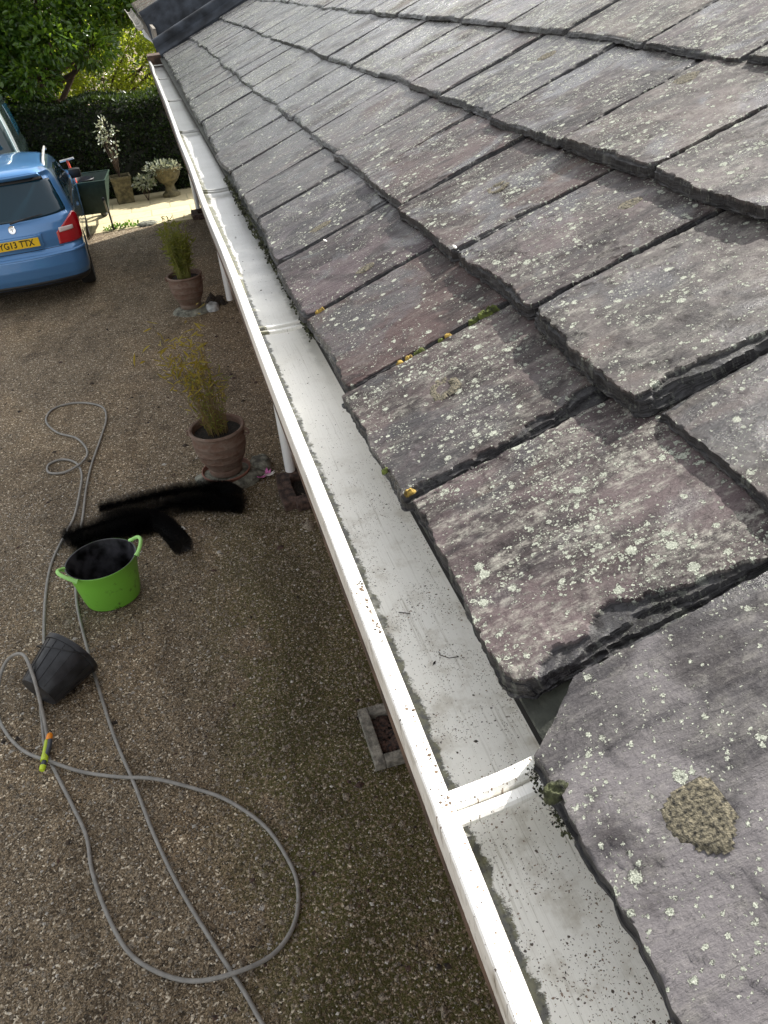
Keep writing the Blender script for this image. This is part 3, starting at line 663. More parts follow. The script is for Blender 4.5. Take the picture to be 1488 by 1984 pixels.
# ------------------------------------------------------------ neighbouring extension, slightly higher
ext = empty('house_extension', (0.5, 12, 0), label='taller end section of the building with brown slates and dark lead', cat='extension')
extI = ext.matrix_basis.inverted() if False else Matrix.Translation((-0.5, -12, 0))
def skew(y):  # eave position of the extension
    u = (y-11.15)/(13.3-11.15); return 0.184+u*(0.10-0.184), 2.650+u*(0.13)
def ext_pt(s, y, n):
    x0, z0 = skew(y); return (x0+s*math.cos(TH)-n*math.sin(TH)-0.5, y-12, z0+s*math.sin(TH)+n*math.cos(TH))
VV, FF = [], []; o_ = 0
er = MB()
vs = [er.bm.verts.new(ext_pt(s, y, n)) for s, y, n in ((0, 11.1, -.05), (2.4, 11.1, -.05), (2.4, 13.35, -.05), (0, 13.35, -.05), (0, 11.1, -.02), (2.4, 11.1, -.02), (2.4, 13.35, -.02), (0, 13.35, -.02))]
for f in ((0, 1, 2, 3), (7, 6, 5, 4), (0, 4, 5, 1), (1, 5, 6, 2), (2, 6, 7, 3), (3, 7, 4, 0)): er.bm.faces.new([vs[i] for i in f])
er = er.build('roof', M['boards'], ext)
T = []
for k in range(6):
    y = 11.15; r_ = random.Random(k+50)
    y -= r_.uniform(0, .2)
    while y < 13.35:
        b = min(y+r_.uniform(.3, .42), 13.38); a = max(y, 11.12)
        if b-a > 0.08:
            V, F, _b = slate_mesh(a+.003, b-.003, k*0.36, 0.43, 0.36, 0.018, 0.035, k*31+int(y*10), (0, 0), 0.8)
            P = np.array([ext_pt(*p) for p in V]); VV.append(P); FF.append(F+o_); o_ += len(P); T.append(np.tile(np.array([0.26, 0.215, 0.165])*r_.uniform(.8, 1.15), (len(P), 1)))
        y = b
P = np.concatenate(VV); n = len(P)
er_ = npmesh('slate_covering', P, np.concatenate(FF), M['slate'], er, False, attrs={'tint': np.concatenate(T), 'seed': np.full(n, 3.3), 'lich': np.full(n, .5)})
# lead sheet rising from the low roof to the extension with a roll at its top
def strip(ptsY, s0, s1, name, parent):
    rows = []
    for i in range(13):
        s = s0+(s1-s0)*i/12; row = []
        for (y, z_off, which) in ptsY:
            if which: p = ext_pt(s, y, z_off)
            else: q = RM @ Vector((s, y, z_off)); p = (q.x-.5, q.y-12, q.z)
            row.append(p)
        rows.append(row)
    V = np.array(rows); n = V.shape[1]; idx = np.arange(13*n).reshape(-1, n)
    F = [[idx[i, j], idx[i+1, j], idx[i+1, j+1], idx[i, j+1]] for i in range(12) for j in range(n-1)]
    o = npmesh(name, V.reshape(-1, 3), F, M['lead'], parent, True)
    md = o.modifiers.new('thick', 'SOLIDIFY'); md.thickness = 0.012; md.offset = -1
    return o
strip([(10.62, -0.12, 0), (10.75, -0.05, 0)]+[(11.0+0.0*i, 0.0, 1) for i in (0,)]+[(11.12+0.07*math.cos(a), 0.045+0.06*math.sin(a), 1) for a in np.linspace(math.pi, 0, 7)]+[(11.32, 0.028, 1)], 0.0, 2.6, 'lead_flashing', ext)
m = MB(); m.box((0.02, -1.35, 0), (0.28, 1.3, 2.45)); m.build('wall', M['brickwall'], ext)
# fascia and gutter under its eave
m = MB(); 
pts = [(ext_pt(0.03, y, -0.03)) for y in (10.5, 11.3, 12, 12.7, 13.35)]
for (a, b) in zip(pts, pts[1:]):
    vs = [m.bm.verts.new((p[0]+dx, p[1], p[2]+dz)) for p in (a, b) for dx, dz in ((0, 0), (0.03, 0), (0.03, -.18), (0, -.18))]
    for f in ((0, 1, 5, 4), (1, 2, 6, 5), (2, 3, 7, 6), (3, 0, 4, 7), (0, 3, 2, 1), (4, 5, 6, 7)): m.bm.faces.new([vs[i] for i in f])
bmesh.ops.remove_doubles(m.bm, verts=m.bm.verts[:], dist=1e-5)
m.build('fascia', simple('bare_board', (0.22, 0.20, 0.17), .8, var=.3, scale=10), ext)
m = MB(); rows = []
for y in np.linspace(11.15, 13.4, 18):
    p = ext_pt(-0.02, y, -0.02); wob = 0.012*(float(vn(y*3, 2, 3))-.5)
    rows.append([m.bm.verts.new((p[0]-.045+0.040*math.cos(a)+wob, p[1], p[2]-.015+0.040*math.sin(a)*(1 if a > math.pi or True else 1))) for a in np.linspace(math.pi, 2*math.pi, 8)])
for a, b in zip(rows, rows[1:]):
    for k in range(7): m.bm.faces.new((a[k], a[k+1], b[k+1], b[k]))
M['dull_white'] = simple('weathered_white', (0.33, 0.31, 0.27), .7, var=.4, scale=8)
g2 = m.build('gutter', M['dull_white'], ext, True); md = g2.modifiers.new('thick', 'SOLIDIFY'); md.thickness = 0.007

# ------------------------------------------------------------ litter in the gutter
def bits(n, yr, xr, zf, size, mat, name, parent=None, seed=1, dens=None, flat=0.4):
    r_ = np.random.default_rng(seed); P = []; F = []
    i = 0
    while i < n:
        y = r_.uniform(*yr); x = r_.uniform(*xr)
        if dens is not None and r_.random() > dens(x, y): continue
        i += 1
        sz = size*r_.lognormal(0, 0.5); z = zf(x, y); a = r_.uniform(0, 6.28); el = r_.uniform(.3, 1)
        c_, s_ = math.cos(a), math.sin(a); b = len(P); hz = sz*flat*r_.uniform(.5, 1.3)
        for (u, v, h) in ((-1, -.1, 0), (0.1, -el, 0), (1, .2, 0), (-.1, el, 0), (.1, .1*el, hz), (-.4, .0, hz*.7)):
            P.append((x+(u*c_-v*s_)*sz, y+(u*s_+v*c_)*sz, z+h))
        for f in ((0, 1, 5), (1, 4, 5), (1, 2, 4), (2, 3, 4), (3, 5, 4), (3, 0, 5)): F.append([b+q for q in f])
    return npmesh(name, P, F, mat, parent, False)
gfl = lambda x, y: 2.3215-(0.056-0.029*float(sst(1.8, 2.5, y)-sst(4.9, 5.3, y)))
dn = lambda x, y: float(np.clip((fbm(x*22, y*9, 77, 3)-.36)*3.2, 0, 1))*(1.0 if 0.44 < y < 0.80 else 0.35)*(0.35+0.65*float(sst(0.16, 0.2, x))) 
tag(bits(2600, (0.10, 1.15), (0.145, 0.262), gfl, 0.0007, M['litter'], 'leaf_litter', seed=3, dens=dn), 'tiny black crumbs of rotted leaf scattered over the gutter floor', 'leaf litter', kind='stuff')
tag(bits(1500, (0.10, 1.15), (0.145, 0.262), gfl, 0.0008, M['litter_tan'], 'grit', seed=4, dens=dn), 'tan grit and seed husks scattered over the gutter floor', 'grit', kind='stuff')
tag(bits(80, (0.12, 3.0), (0.15, 0.255), gfl, 0.0022, M['litter'], 'leaf_litter', seed=9, flat=.5), 'larger dark leaf fragments lying in the gutter', 'leaf litter', kind='stuff')
tag(bits(260, (0.44, 0.80), (0.1175, 0.1330), lambda x, y: 2.3312, 0.0012, M['litter_tan'], 'grit', seed=14, flat=.5, dens=lambda x, y: float(np.clip((fbm(x*60, y*14, 99, 3)-.45)*6, 0, 1))), 'brown flecks of dirt stuck on top of the bright gutter lip', 'grit', kind='stuff')
m = MB(); m.tube([(0.178, 0.79, gfl(0, .79)+.002), (0.183, 0.785, gfl(0, .79)+.004), (0.192, 0.782, gfl(0, .79)+.002)], 0.0007, 5); tag(m.build('twig', M['litter']), 'thin dark twig lying on the gutter floor beside the mossy slate corner', 'twig')
m = MB(); m.tube([(0.205, 0.700, gfl(0, .7)+.002), (0.204, 0.69, gfl(0, .7)+.006), (0.213, 0.682, gfl(0, .7)+.005), (0.226, 0.683, gfl(0, .7)+.002)], 0.0006, 5); tag(m.build('twig', M['litter']), 'curled hair-thin twig arching in the gutter below the lichen covered slate', 'twig')

# grit on the slates near seams: white seeds
r_ = random.Random(5)
for (s, y, lb) in ((0.345, 1.545, 'pale seed husk lying at the lower edge of a second row slate'), (0.15, 2.06, 'cream petal lying on the slate seam beside a brown lichen patch')):
    q = RM @ Vector((s, y, ntop(s, y)+.002)); m = MB()
    bmesh.ops.create_icosphere(m.bm, subdivisions=2, radius=1.0)
    for v in m.bm.verts: v.co = Vector((v.co.x*.006*(1+.2*math.sin(5*v.co.y)), v.co.y*.004, v.co.z*.002+.0006*v.co.x*v.co.x*2))
    tag(m.build('fallen_petal', M['petal'], None, True, Matrix.Translation(q) @ Euler((0, -TH, r_.uniform(0, 3))).to_matrix().to_4x4()), lb, 'petal')

# ------------------------------------------------------------ ground-level gullies
def frame_box(m, cx, cy, wx, wy, t, h, z0=0):
    m.box((cx-wx/2, cy-wy/2, z0), (cx-wx/2+t, cy+wy/2, h), .006); m.box((cx+wx/2-t, cy-wy/2, z0), (cx+wx/2, cy+wy/2, h), .006)
    m.box((cx-wx/2+t+.0005, cy-wy/2, z0), (cx+wx/2-t-.0005, cy-wy/2+t, h-.002), .006); m.box((cx-wx/2+t+.0005, cy+wy/2-t, z0), (cx+wx/2-t-.0005, cy+wy/2, h-.002), .006)
ge = empty('drain_gully', (0.46, 2.42, 0), label='square concrete drain surround full of dead leaves below the gutter', cat='drain')
m = MB(); frame_box(m, 0, 0, 0.26, 0.34, 0.05, 0.05); m.build('surround', M['concrete'], ge)
m = MB(); m.box((-.082, -.122, .001), (.082, .122, .008)); m.build('drain_floor', M['soil'], ge)
lf = bits(170, (-.11, .11), (-.075, .075), lambda x, y: 0.010+0.012*random.random(), 0.013, M['dead_leaf'], 'dead_leaves', None, 21, flat=.35)
tag(lf, 'reddish brown dead leaves heaped inside the concrete drain surround', 'dead leaves', kind='stuff'); lf.location = (0.46, 2.42, 0)
for (y, lb) in ((4.66, 'rough ring of old bricks at the foot of the downpipe by the yellow bamboo'), (13.0, 'small brick surround at the foot of the farthest downpipe')):
    ge = empty('brick_gully', (0.46, y, 0), label=lb, cat='drain')
    r_ = random.Random(int(y))
    for i, (x, yy, rz) in enumerate(((-.12, .12, 1.5), (-.12, -.08, 1.62), (0.02, -.17, 0.05), (0.02, .2, 0.1))):
        m = MB(); m.box((-.105, -.05, 0), (.105, .05, .062+.01*r_.random()), .006); m.build('brick', M['brick'], ge, False, Matrix.Translation((x, yy, 0)) @ Euler((0, 0, rz)).to_matrix().to_4x4())
    m = MB(); m.box((-.07, -.12, .001), (.11, .14, .012)); m.build('drain_floor', M['soil'], ge)
tag(bits(160, (8.75, 9.1), (0.16, 0.38), lambda x, y: 0.0, 0.03, M['litter'], 'debris_heap', seed=44, flat=.8, dens=lambda x, y: math.exp(-((x-.27)/.06)**2-((y-8.92)/.09)**2)), 'black heap of wet gutter debris beside the second downpipe', 'debris', kind='stuff')
tag(bits(420, (1.2, 9.0), (-2.2, .45), lambda x, y: 0.0, 0.008, M['dead_leaf'], 'dead_leaves', seed=31, flat=.5, dens=lambda x, y: .3+.7*float(sst(-.5, .3, x))), 'small dead leaf scraps scattered across the gravel', 'dead leaves', kind='stuff')
tag(bits(150, (1.2, 11.0), (-2.4, .4), lambda x, y: 0.0, 0.012, M['litter'], 'gutter_muck', seed=32, flat=.6), 'black crumbs of gutter muck dropped on the gravel', 'muck', kind='stuff')
tag(bits(34000, (1.15, 5.2), (-1.75, .45), lambda x, y: -0.001, 0.0052, simple('pebble', (0.20, 0.165, 0.12), 0.7, var=0.8, scale=180), 'loose_gravel', seed=33, flat=.8), 'loose small stones lying on top of the gravel', 'gravel', kind='stuff')
tag(bits(6000, (1.15, 5.5), (-1.75, .45), lambda x, y: 0.0, 0.0036, simple('pale_pebble', (0.46, 0.43, 0.38), 0.6, var=0.4, scale=180), 'loose_gravel', seed=34, flat=.8), 'pale stones scattered among the brown gravel', 'gravel', kind='stuff')

# ------------------------------------------------------------ fallen petals on the gravel
def petal_mesh(L, W, curl, name, mat, parent=None, mw=None):
    a = np.linspace(0, 1, 9); b = np.linspace(-1, 1, 5); A, B = np.meshgrid(a, b, indexing='ij')
    wd = W*np.sin(np.pi*np.clip(A, 0.02, .98)**.8); P = np.stack([A*L, B*wd, curl*(A-.3)**2+0.35*W*B*B+.004], -1).reshape(-1, 3)
    idx = np.arange(45).reshape(9, 5); F = np.stack([idx[:-1, :-1], idx[1:, :-1], idx[1:, 1:], idx[:-1, 1:]], -1).reshape(-1, 4)
    o = npmesh(name, P, F, mat, parent, True, mw); md = o.modifiers.new('t', 'SOLIDIFY'); md.thickness = .0015; return o
o = petal_mesh(.075, .017, .02, 'fallen_petal', M['petal'], None, Matrix.Translation((-.42, 4.57, 0.004)) @ Euler((0, 0, -1.0)).to_matrix().to_4x4())
tag(o, 'white petal lying on the gravel beside the black bristle brushes', 'petal')
fl = empty('fallen_blossom', (0.24, 4.97, 0.01), label='pink and white fallen blossom beside the yellow bamboo pot', cat='flower')
for i, (rz, L, mt) in enumerate(((-.5, .10, 'petal'), (-2.5, .12, 'petal_pink'), (1.3, .085, 'petal_pink'), (2.6, .07, 'petal'), (-.1, .09, 'petal'), (0.6, .07, 'petal_pink'))):
    petal_mesh(L*.75, .014, .045, 'petal', M[mt], fl, Euler((0, -.15, rz)).to_matrix().to_4x4())

# ------------------------------------------------------------ leaves
def leaves(P, D, L, W, rnd, name, mat, parent=None, mw=None, seed=0):
    """diamond leaves with a folded midrib: P positions, D directions (n,3)"""
    r_ = np.random.default_rng(seed); n = len(P)
    D = D/np.linalg.norm(D, axis=1, keepdims=True); A = r_.normal(size=(n, 3)); S = np.cross(D, A); S /= np.linalg.norm(S, axis=1, keepdims=True); N = np.cross(D, S)
    L = np.asarray(L).reshape(-1, 1); W = np.asarray(W).reshape(-1, 1)
    v = np.stack([P, P+D*L*.35+S*W*.5+N*W*.18, P+D*L*.75+S*W*.38+N*W*.12, P+D*L-N*L*.08, P+D*L*.75-S*W*.38+N*W*.12, P+D*L*.35-S*W*.5+N*W*.18], 1).reshape(-1, 3)
    b = np.arange(n)[:, None]*6; F = np.concatenate([b+np.array([0, 1, 2, 3]), b+np.array([0, 3, 4, 5])], 0)
    return npmesh(name, v, F, mat, parent, False, mw, attrs={'rnd': np.repeat(rnd, 6)})

# ------------------------------------------------------------ potted bamboos
def pot_prof(R_, H):
    o = [(R_*.60, 0.0), (R_*.62, H*.08), (R_*.60, H*.13), (R_*.66, H*.18), (R_*.80, H*.34), (R_*.83, H*.355), (R_*.83, H*.37), (R_*.90, H*.52), (R_*.925, H*.535), (R_*.92, H*.555), (R_*.95, H*.70), (R_*.965, H*.715), (R_*.955, H*.735), (R_*.95, H*.86), (R_*.94, H*.92), (R_*1.0, H*.935), (R_*1.02, H*.96), (R_*1.0, H*.99), (R_*.97, H), (R_*.90, H*.985), (R_*.87, H*.93), (R_*.86, H*.8)]
    return o
def potted(loc, R_, H, label, kind, zb):
    e = empty('potted_bamboo', loc, label=label, cat='potted plant')
    m = MB(); m.lathe(pot_prof(R_, H), (0, 0, zb), 48, wob=.02, seed=int(R_*1000)); pt = m.build('pot', M['terracotta'], e, True)
    for sgn in (1, -1):
        m = MB(); m.tube([(sgn*R_*.95, 0, zb+H*.80), (sgn*(R_*.95+.035), 0, zb+H*.83), (sgn*(R_*.95+.035), 0, zb+H*.90), (sgn*R_*.96, 0, zb+H*.93)], .011, 8); m.build('lug', M['terracotta'], pt, True, Euler((0, 0, -.35)).to_matrix().to_4x4())
    m = MB(); m.lathe([(R_*.885, zb+H*.86), (R_*.6, zb+H*.875), (R_*.3, zb+H*.865), (0.0001, zb+H*.87)], n=24); m.build('soil', M['soil'], e, True)
    return e
e1 = potted((-0.03, 5.07, 0), 0.195, 0.36, 'terracotta pot of sparse yellow leaved bamboo standing nearest on the gravel', 'y', 0.075)
m = MB(); m.lathe([(.10, .045), (.165, .047), (.178, .085), (.170, .088), (.158, .060), (.10, .058)], n=40); m.build('saucer', simple('saucer_clay', (0.22, .10, .07), .7), e1, True)
e2 = potted((-0.02, 8.80, 0), 0.190, 0.36, 'terracotta pot of dense green bamboo farther along the gravel', 'g', 0.05)
def canes(e, n, zb, base_r, spread, Hm, lean, stem, seed, rad=.0022):
    r_ = random.Random(seed); m = MB(); tips = []
    for i in range(n):
        a = r_.uniform(0, 6.28); rr = base_r*math.sqrt(r_.random()); x, y = rr*math.cos(a), rr*math.sin(a)
        h = Hm*r_.uniform(.55, 1.0); dx = spread*(x/base_r)*r_.uniform(.3, 1.0)+lean[0]*r_.uniform(.3, 1.2)+r_.gauss(0, .03); dy = spread*(y/base_r)*r_.uniform(.4, 1.2)+lean[1]*r_.uniform(.3, 1.2)
        pts = [(x+dx*(u**1.6), y+dy*(u**1.6), zb+h*u-.02) for u in (0, .33, .66, 1)]
        m.tube(pts, [rad, rad, rad*.8, rad*.4], 4, False); tips.append(pts)
    m.build('canes', stem, e); return tips
def cane_leaves(e, tips, per, u0, L, mat, seed, droop=-.5):
    r_ = np.random.default_rng(seed); P = []; D = []
    for pts in tips:
        p2, p3 = np.array(pts[1]), np.array(pts[3]); k = r_.poisson(per)
        for _ in range(k):
            u = r_.uniform(u0, 1.05); P.append(p2+(p3-p2)*u+r_.normal(size=3)*.012); D.append(r_.normal(size=3)*[1, 1, .6]+[0, 0, droop])
    P = np.array(P); D = np.array(D); n = len(P)
    return leaves(P, D, L*r_.uniform(.6, 1.3, n), L*.17*r_.uniform(.7, 1.3, n), r_.random(n), 'foliage', mat, e, seed=seed)
tp = canes(e1, 80, 0.38, .075, .13, .60, (-.05, 0.02), M['stem'], 3, .0015)
tp2 = canes(e1, 20, 0.38, .06, .20, .98, (-.17, 0.04), M['stem'], 4, .0014)
cane_leaves(e1, tp2, 9, .40, .075, M['leaf_yellow'], 5, .0)
cane_leaves(e1, tp, 1.2, .7, .06, M['leaf_yellow'], 6)
cane_leaves(e1, tp, 3.5, -.45, .05, M['leaf_bamboo'], 16, .3)
tp = canes(e2, 110, 0.35, .075, .12, .64, (-.02, 0), M['stem_green'], 7, .0024)
cane_leaves(e2, tp, 10, -.1, .07, M['leaf_bamboo'], 8, .55)
# stones under / beside pots
def rock(name, loc, sx, sy, sz, mat, seed, **k):
    m = MB(); bmesh.ops.create_icosphere(m.bm, subdivisions=4, radius=1.0)
    for v in m.bm.verts:
        f = 1+.35*(float(fbm(v.co.x*1.5+5, v.co.y*1.5+5+v.co.z*1.3, seed, 3))-.5)
        z = v.co.z*sz*f; z = min(z, sz*.75) if z > 0 else z
        v.co = Vector((v.co.x*sx*f, v.co.y*sy*f, max(z, -0.01)))
    return tag(m.build(name, mat, None, True, Matrix.Translation(loc)), **k)
rock('stone_slab', (-0.02, 5.05, 0.0), .245, .20, .088, M['stone'], 1, label='flat mossy grey stone under the nearest terracotta pot', cat='stone')
rock('stone', (0.215, 5.13, 0.0), .085, .12, .10, M['stone'], 2, label='pale mottled stone wedged to the right of the nearest pot', cat='stone')
rock('stone_slab', (-0.02, 8.78, 0.0), .20, .19, .062, M['stone'], 3, label='flat grey stone under the farther terracotta pot', cat='stone')
rock('stone', (0.20, 8.72, 0.0), .075, .09, .09, simple('pale_stone', (.42, .43, .42), .8, var=.3, scale=20), 4, label='whitish stone beside the foot of the farther pot', cat='stone')
rock('stone', (-0.40, 12.98, 0.0), .17, .10, .07, M['stone'], 6, label='low grey stone block on the edge of the sunlit paving', cat='stone')

# ------------------------------------------------------------ gutter brushes
def spline(pts, n=40, closed=False):
    pts = np.array(pts, float); k = len(pts); out = []
    for i in range(k-1):
        p0 = pts[max(i-1, 0)]; p1 = pts[i]; p2 = pts[i+1]; p3 = pts[min(i+2, k-1)]
        for t_ in np.linspace(0, 1, n, endpoint=False):
            out.append(.5*((2*p1)+(-p0+p2)*t_+(2*p0-5*p1+4*p2-p3)*t_**2+(-p0+3*p1-3*p2+p3)*t_**3))
    out.append(pts[-1]); return np.array(out)
def brush(pts, rad, label, seed, dens=13000):
    e = empty('gutter_brush', tuple(pts[0][:2])+(0,), label=label, cat='brush', group='black bristle gutter brushes heaped on the gravel')
    o = np.array([pts[0][0], pts[0][1], 0]); c = spline(pts, 12)-o
    m = MB(); m.tube([tuple(p) for p in c[::3]], .004, 6); m.build('wire_core', M['trim'], e)
    seg = np.linalg.norm(np.diff(c, axis=0), axis=1); cum = np.r_[0, np.cumsum(seg)]; Lt = cum[-1]; n = int(dens*Lt)
    r_ = np.random.default_rng(seed); u = r_.random(n)*Lt; P = np.stack([np.interp(u, cum, c[:, k]) for k in range(3)], 1)
    T = np.stack([np.interp(np.minimum(u+.01, Lt), cum, c[:, k])-np.interp(np.maximum(u-.01, 0), cum, c[:, k]) for k in range(3)], 1); T /= np.linalg.norm(T, axis=1, keepdims=True)
    A = r_.normal(size=(n, 3)); D = A-T*(A*T).sum(1, keepdims=True); D /= np.linalg.norm(D, axis=1, keepdims=True); D += T*r_.normal(size=(n, 1))*.22
    L = rad*r_.uniform(.86, 1.06, (n, 1)); S = np.cross(D, T); S /= np.linalg.norm(S, axis=1, keepdims=True); S *= .0016
    tip = P+D*L; tip[:, 2] = np.maximum(tip[:, 2], -.0+.002)
    V = np.stack([P-S, P+S, tip+S*.6, tip-S*.6], 1).reshape(-1, 3); F = np.arange(4*n).reshape(-1, 4)
    npmesh('bristles', V, F, M['bristle'], e, False); return e
brush([(-1.16, 4.66, .06), (-.98, 4.72, .058), (-.72, 4.72, .07), (-.52, 4.58, .06), (-.40, 4.27, .055)], .071, 'curved black gutter brush whose bent end points toward the camera beside the white petal', 1)
brush([(-.93, 4.93, .06), (-.66, 4.94, .06), (-.36, 4.92, .07), (-.10, 4.86, .06), (0.0, 4.72, .058)], .064, 'black gutter brush lying along the back of the heap under the bamboo pot', 2)
brush([(-1.10, 4.58, .055), (-.90, 4.60, .058), (-.72, 4.60, .07), (-.58, 4.58, .06)], .070, 'short black gutter brush at the left of the heap directly behind the green tub', 3)
brush([(-.62, 4.74, .06), (-.40, 4.76, .07), (-.18, 4.70, .06), (.03, 4.60, .055)], .070, 'black gutter brush in front at the right end of the heap nearest the gutter', 4)

# ------------------------------------------------------------ green tub
tb = empty('garden_tub', (-.845, 4.00, 0), .15, label='bright green flexible tub with dark dirty inside beside the black brushes', cat='tub')
m = MB(); m.lathe([(.02, .004), (.150, .004), (.163, .012), (.172, .05), (.192, .19), (.203, .275), (.207, .281), (.205, .285)], n=56, wob=.03, seed=4, sy=.95, cap=False); m.build('tub_body', M['green'], tb, True)
m = MB(); m.lathe([(.205, .2852), (.199, .2835), (.193, .255), (.182, .17), (.162, .03), (.0001, .022)], n=56, wob=.03, seed=4, sy=.95, cap=False); m.build('tub_inside', M['tub_in'], tb, True)
m = MB(); m.lathe([(.1655, .055), (.05, .056), (.0001, .056)], n=40, sy=.94); m.build('water', M['water'], tb, True)
for sgn in (1, -1):
    pts = []
    for a in np.linspace(-1, 1, 13):
        th = a*.42; lift = math.cos(a*math.pi/2)
        rr = .207+.004+.036*lift; pts.append((sgn*rr*math.cos(th), rr*math.sin(th)*1.0, .278+.048*lift))
    m = MB(); m.tube(pts, [.011 if 0 < i < 12 else .016 for i in range(13)], 8); m.build('handle', M['green_handle'], tb, True, Euler((0, 0, .05 if sgn > 0 else .35)).to_matrix().to_4x4())

# ------------------------------------------------------------ black bucket on its side
bk = empty('bucket', (-1.07, 3.27, 0), label='black plastic bucket lying on its side across the hose', cat='bucket')
# axis from base (left, near) to mouth (right, far)
az = R(47)
Mx = Matrix.Translation((-.115, -.07, .108)) @ Matrix.Rotation(az, 4, 'Z') @ Matrix.Rotation(R(90)-.20, 4, 'Y')
def bl(prof, name, mat, par, n=36): m_ = MB(); m_.lathe(prof, n=n); return m_.build(name, mat, par, True, Mx)
body = bl([(.02, .0), (.100, .0), (.104, .004), (.116, .08), (.134, .17), (.145, .235), (.153, .236), (.156, .243), (.156, .262), (.150, .264), (.143, .25), (.128, .16), (.10, .02), (.02, .012)], 'bucket_body', M['black_plastic'], bk)
for k in range(16):
    a = 2*math.pi*k/16; m = MB(); m.tube([(.1045*math.cos(a), .1045*math.sin(a), .01), (.135*math.cos(a), .135*math.sin(a), .17), (.1455*math.cos(a), .1455*math.sin(a), .232)], .0016, 5); m.build('rib', M['black_plastic'], body)
m = MB(); m.tube([(.158*math.cos(a), .158*math.sin(a)*1.02, .25-.08*math.sin(a)) for a in np.linspace(0.0, math.pi, 20)], .003, 6); m.build('bail_handle', M['trim'], bk, True, Mx @ Matrix.Rotation(1.2, 4, 'Z'))

# ------------------------------------------------------------ hose and spray gun
hA = [(-.10, .75, .01), (-0.21, 1.10, .01), (-0.32, 1.37, .01), (-0.37, 1.5, .01), (-0.45, 1.68, .012), (-0.57, 1.97, .01), (-0.66, 2.24, .01), (-0.74, 2.54, .012), (-0.83, 2.85, .01), (-0.91, 3.2, .01), (-1.0, 3.64, .01), (-1.06, 3.99, .01), (-1.08, 4.31, .01), (-1.08, 4.59, .01), (-1.06, 4.96, .01), (-1.05, 5.31, .012), (-1.02, 5.69, .01), (-0.96, 6.1, .01), (-0.92, 6.46, .01), (-0.97, 6.72, .01), (-1.18, 6.89, .01), (-1.38, 6.86, .01), (-1.43, 6.64, .01), (-1.32, 6.37, .01), (-1.15, 6.18, .012), (-1.06, 5.92, .012), (-1.09, 5.72, .028), (-1.22, 5.65, .012), (-1.34, 5.7, .01), (-1.35, 5.83, .01), (-1.25, 5.87, .01), (-1.14, 5.76, .012), (-1.09, 5.56, .01), (-1.09, 5.26, .025), (-1.12, 4.98, .01), (-1.17, 4.78, .01), (-1.23, 4.53, .01), (-1.25, 4.32, .01), (-1.25, 4.06, .01), (-1.23, 3.72, .01), (-1.20, 3.50, .01), (-1.21, 3.25, .01), (-1.19, 3.08, .01), (-1.16, 2.9, .01), (-1.1, 2.73, .012), (-1.02, 2.53, .01), (-0.95, 2.34, .01), (-0.92, 2.16, .01), (-0.86, 1.96, .01), (-0.78, 1.78, .01), (-0.68, 1.67, .01), (-0.55, 1.59, .012), (-0.4, 1.56, .03), (-0.25, 1.59, .012), (-0.15, 1.68, .01), (-0.11, 1.82, .01), (-0.13, 1.96, .01), (-0.2, 2.14, .01), (-0.34, 2.32, .01), (-0.49, 2.44, .01), (-0.65, 2.53, .03), (-0.81, 2.61, .012), (-0.98, 2.7, .01), (-1.13, 2.8, .03), (-1.26, 2.92, .012), (-1.36, 3.07, .01), (-1.42, 3.23, .02), (-1.41, 3.40, .08), (-1.34, 3.44, .17), (-1.235, 3.36, .245), (-1.18, 3.22, .235), (-1.155, 3.08, .15), (-1.15, 2.97, .045), (-1.15, 2.90, .03)]
c = spline(hA, 10)
m = MB(); m.tube([tuple(p) for p in c], .0088, 10)
tag(m.build('garden_hose', M['hose'], None, True), 'long grey garden hose looping across the gravel past bucket and tub', 'hose')
gn = empty('spray_gun', (-1.145, 2.86, .03), label='yellow green and orange hose spray gun lying on the crossed hose', cat='spray gun')
Gm = Matrix.Rotation(R(-94), 4, 'Z') @ Matrix.Scale(.86, 4)
def gp_(pts, r, name, mat): m_ = MB(); m_.tube(pts, r, 12); return m_.build(name, mat, gn, True, Gm)
gp_([(-.125, 0, .006), (-.115, 0, .006), (-.078, 0, .006)], [.014, .0185, .0175], 'hose_collar', M['orange'])
gp_([(-.078, .008, .008), (-.03, .010, .009), (.02, .006, .010), (.05, .004, .012)], [.014, .0135, .014, .013], 'grip_rubber', M['slate_grey'])
gp_([(-.078, -.010, .008), (-.03, -.010, .010), (.02, -.008, .012), (.055, 0, .016), (.075, 0.0, .016)], [.012, .0115, .013, .021, .020], 'gun_body', M['lime'])
gp_([(.074, 0, .015), (.086, -.001, .014), (.10, -.003, .010)], [.014, .013, .015], 'nozzle_neck', M['slate_grey'])
gp_([(.100, -.003, .010), (.112, -.005, .008), (.128, -.008, .006)], [.017, .0175, .014], 'nozzle', M['lime'])

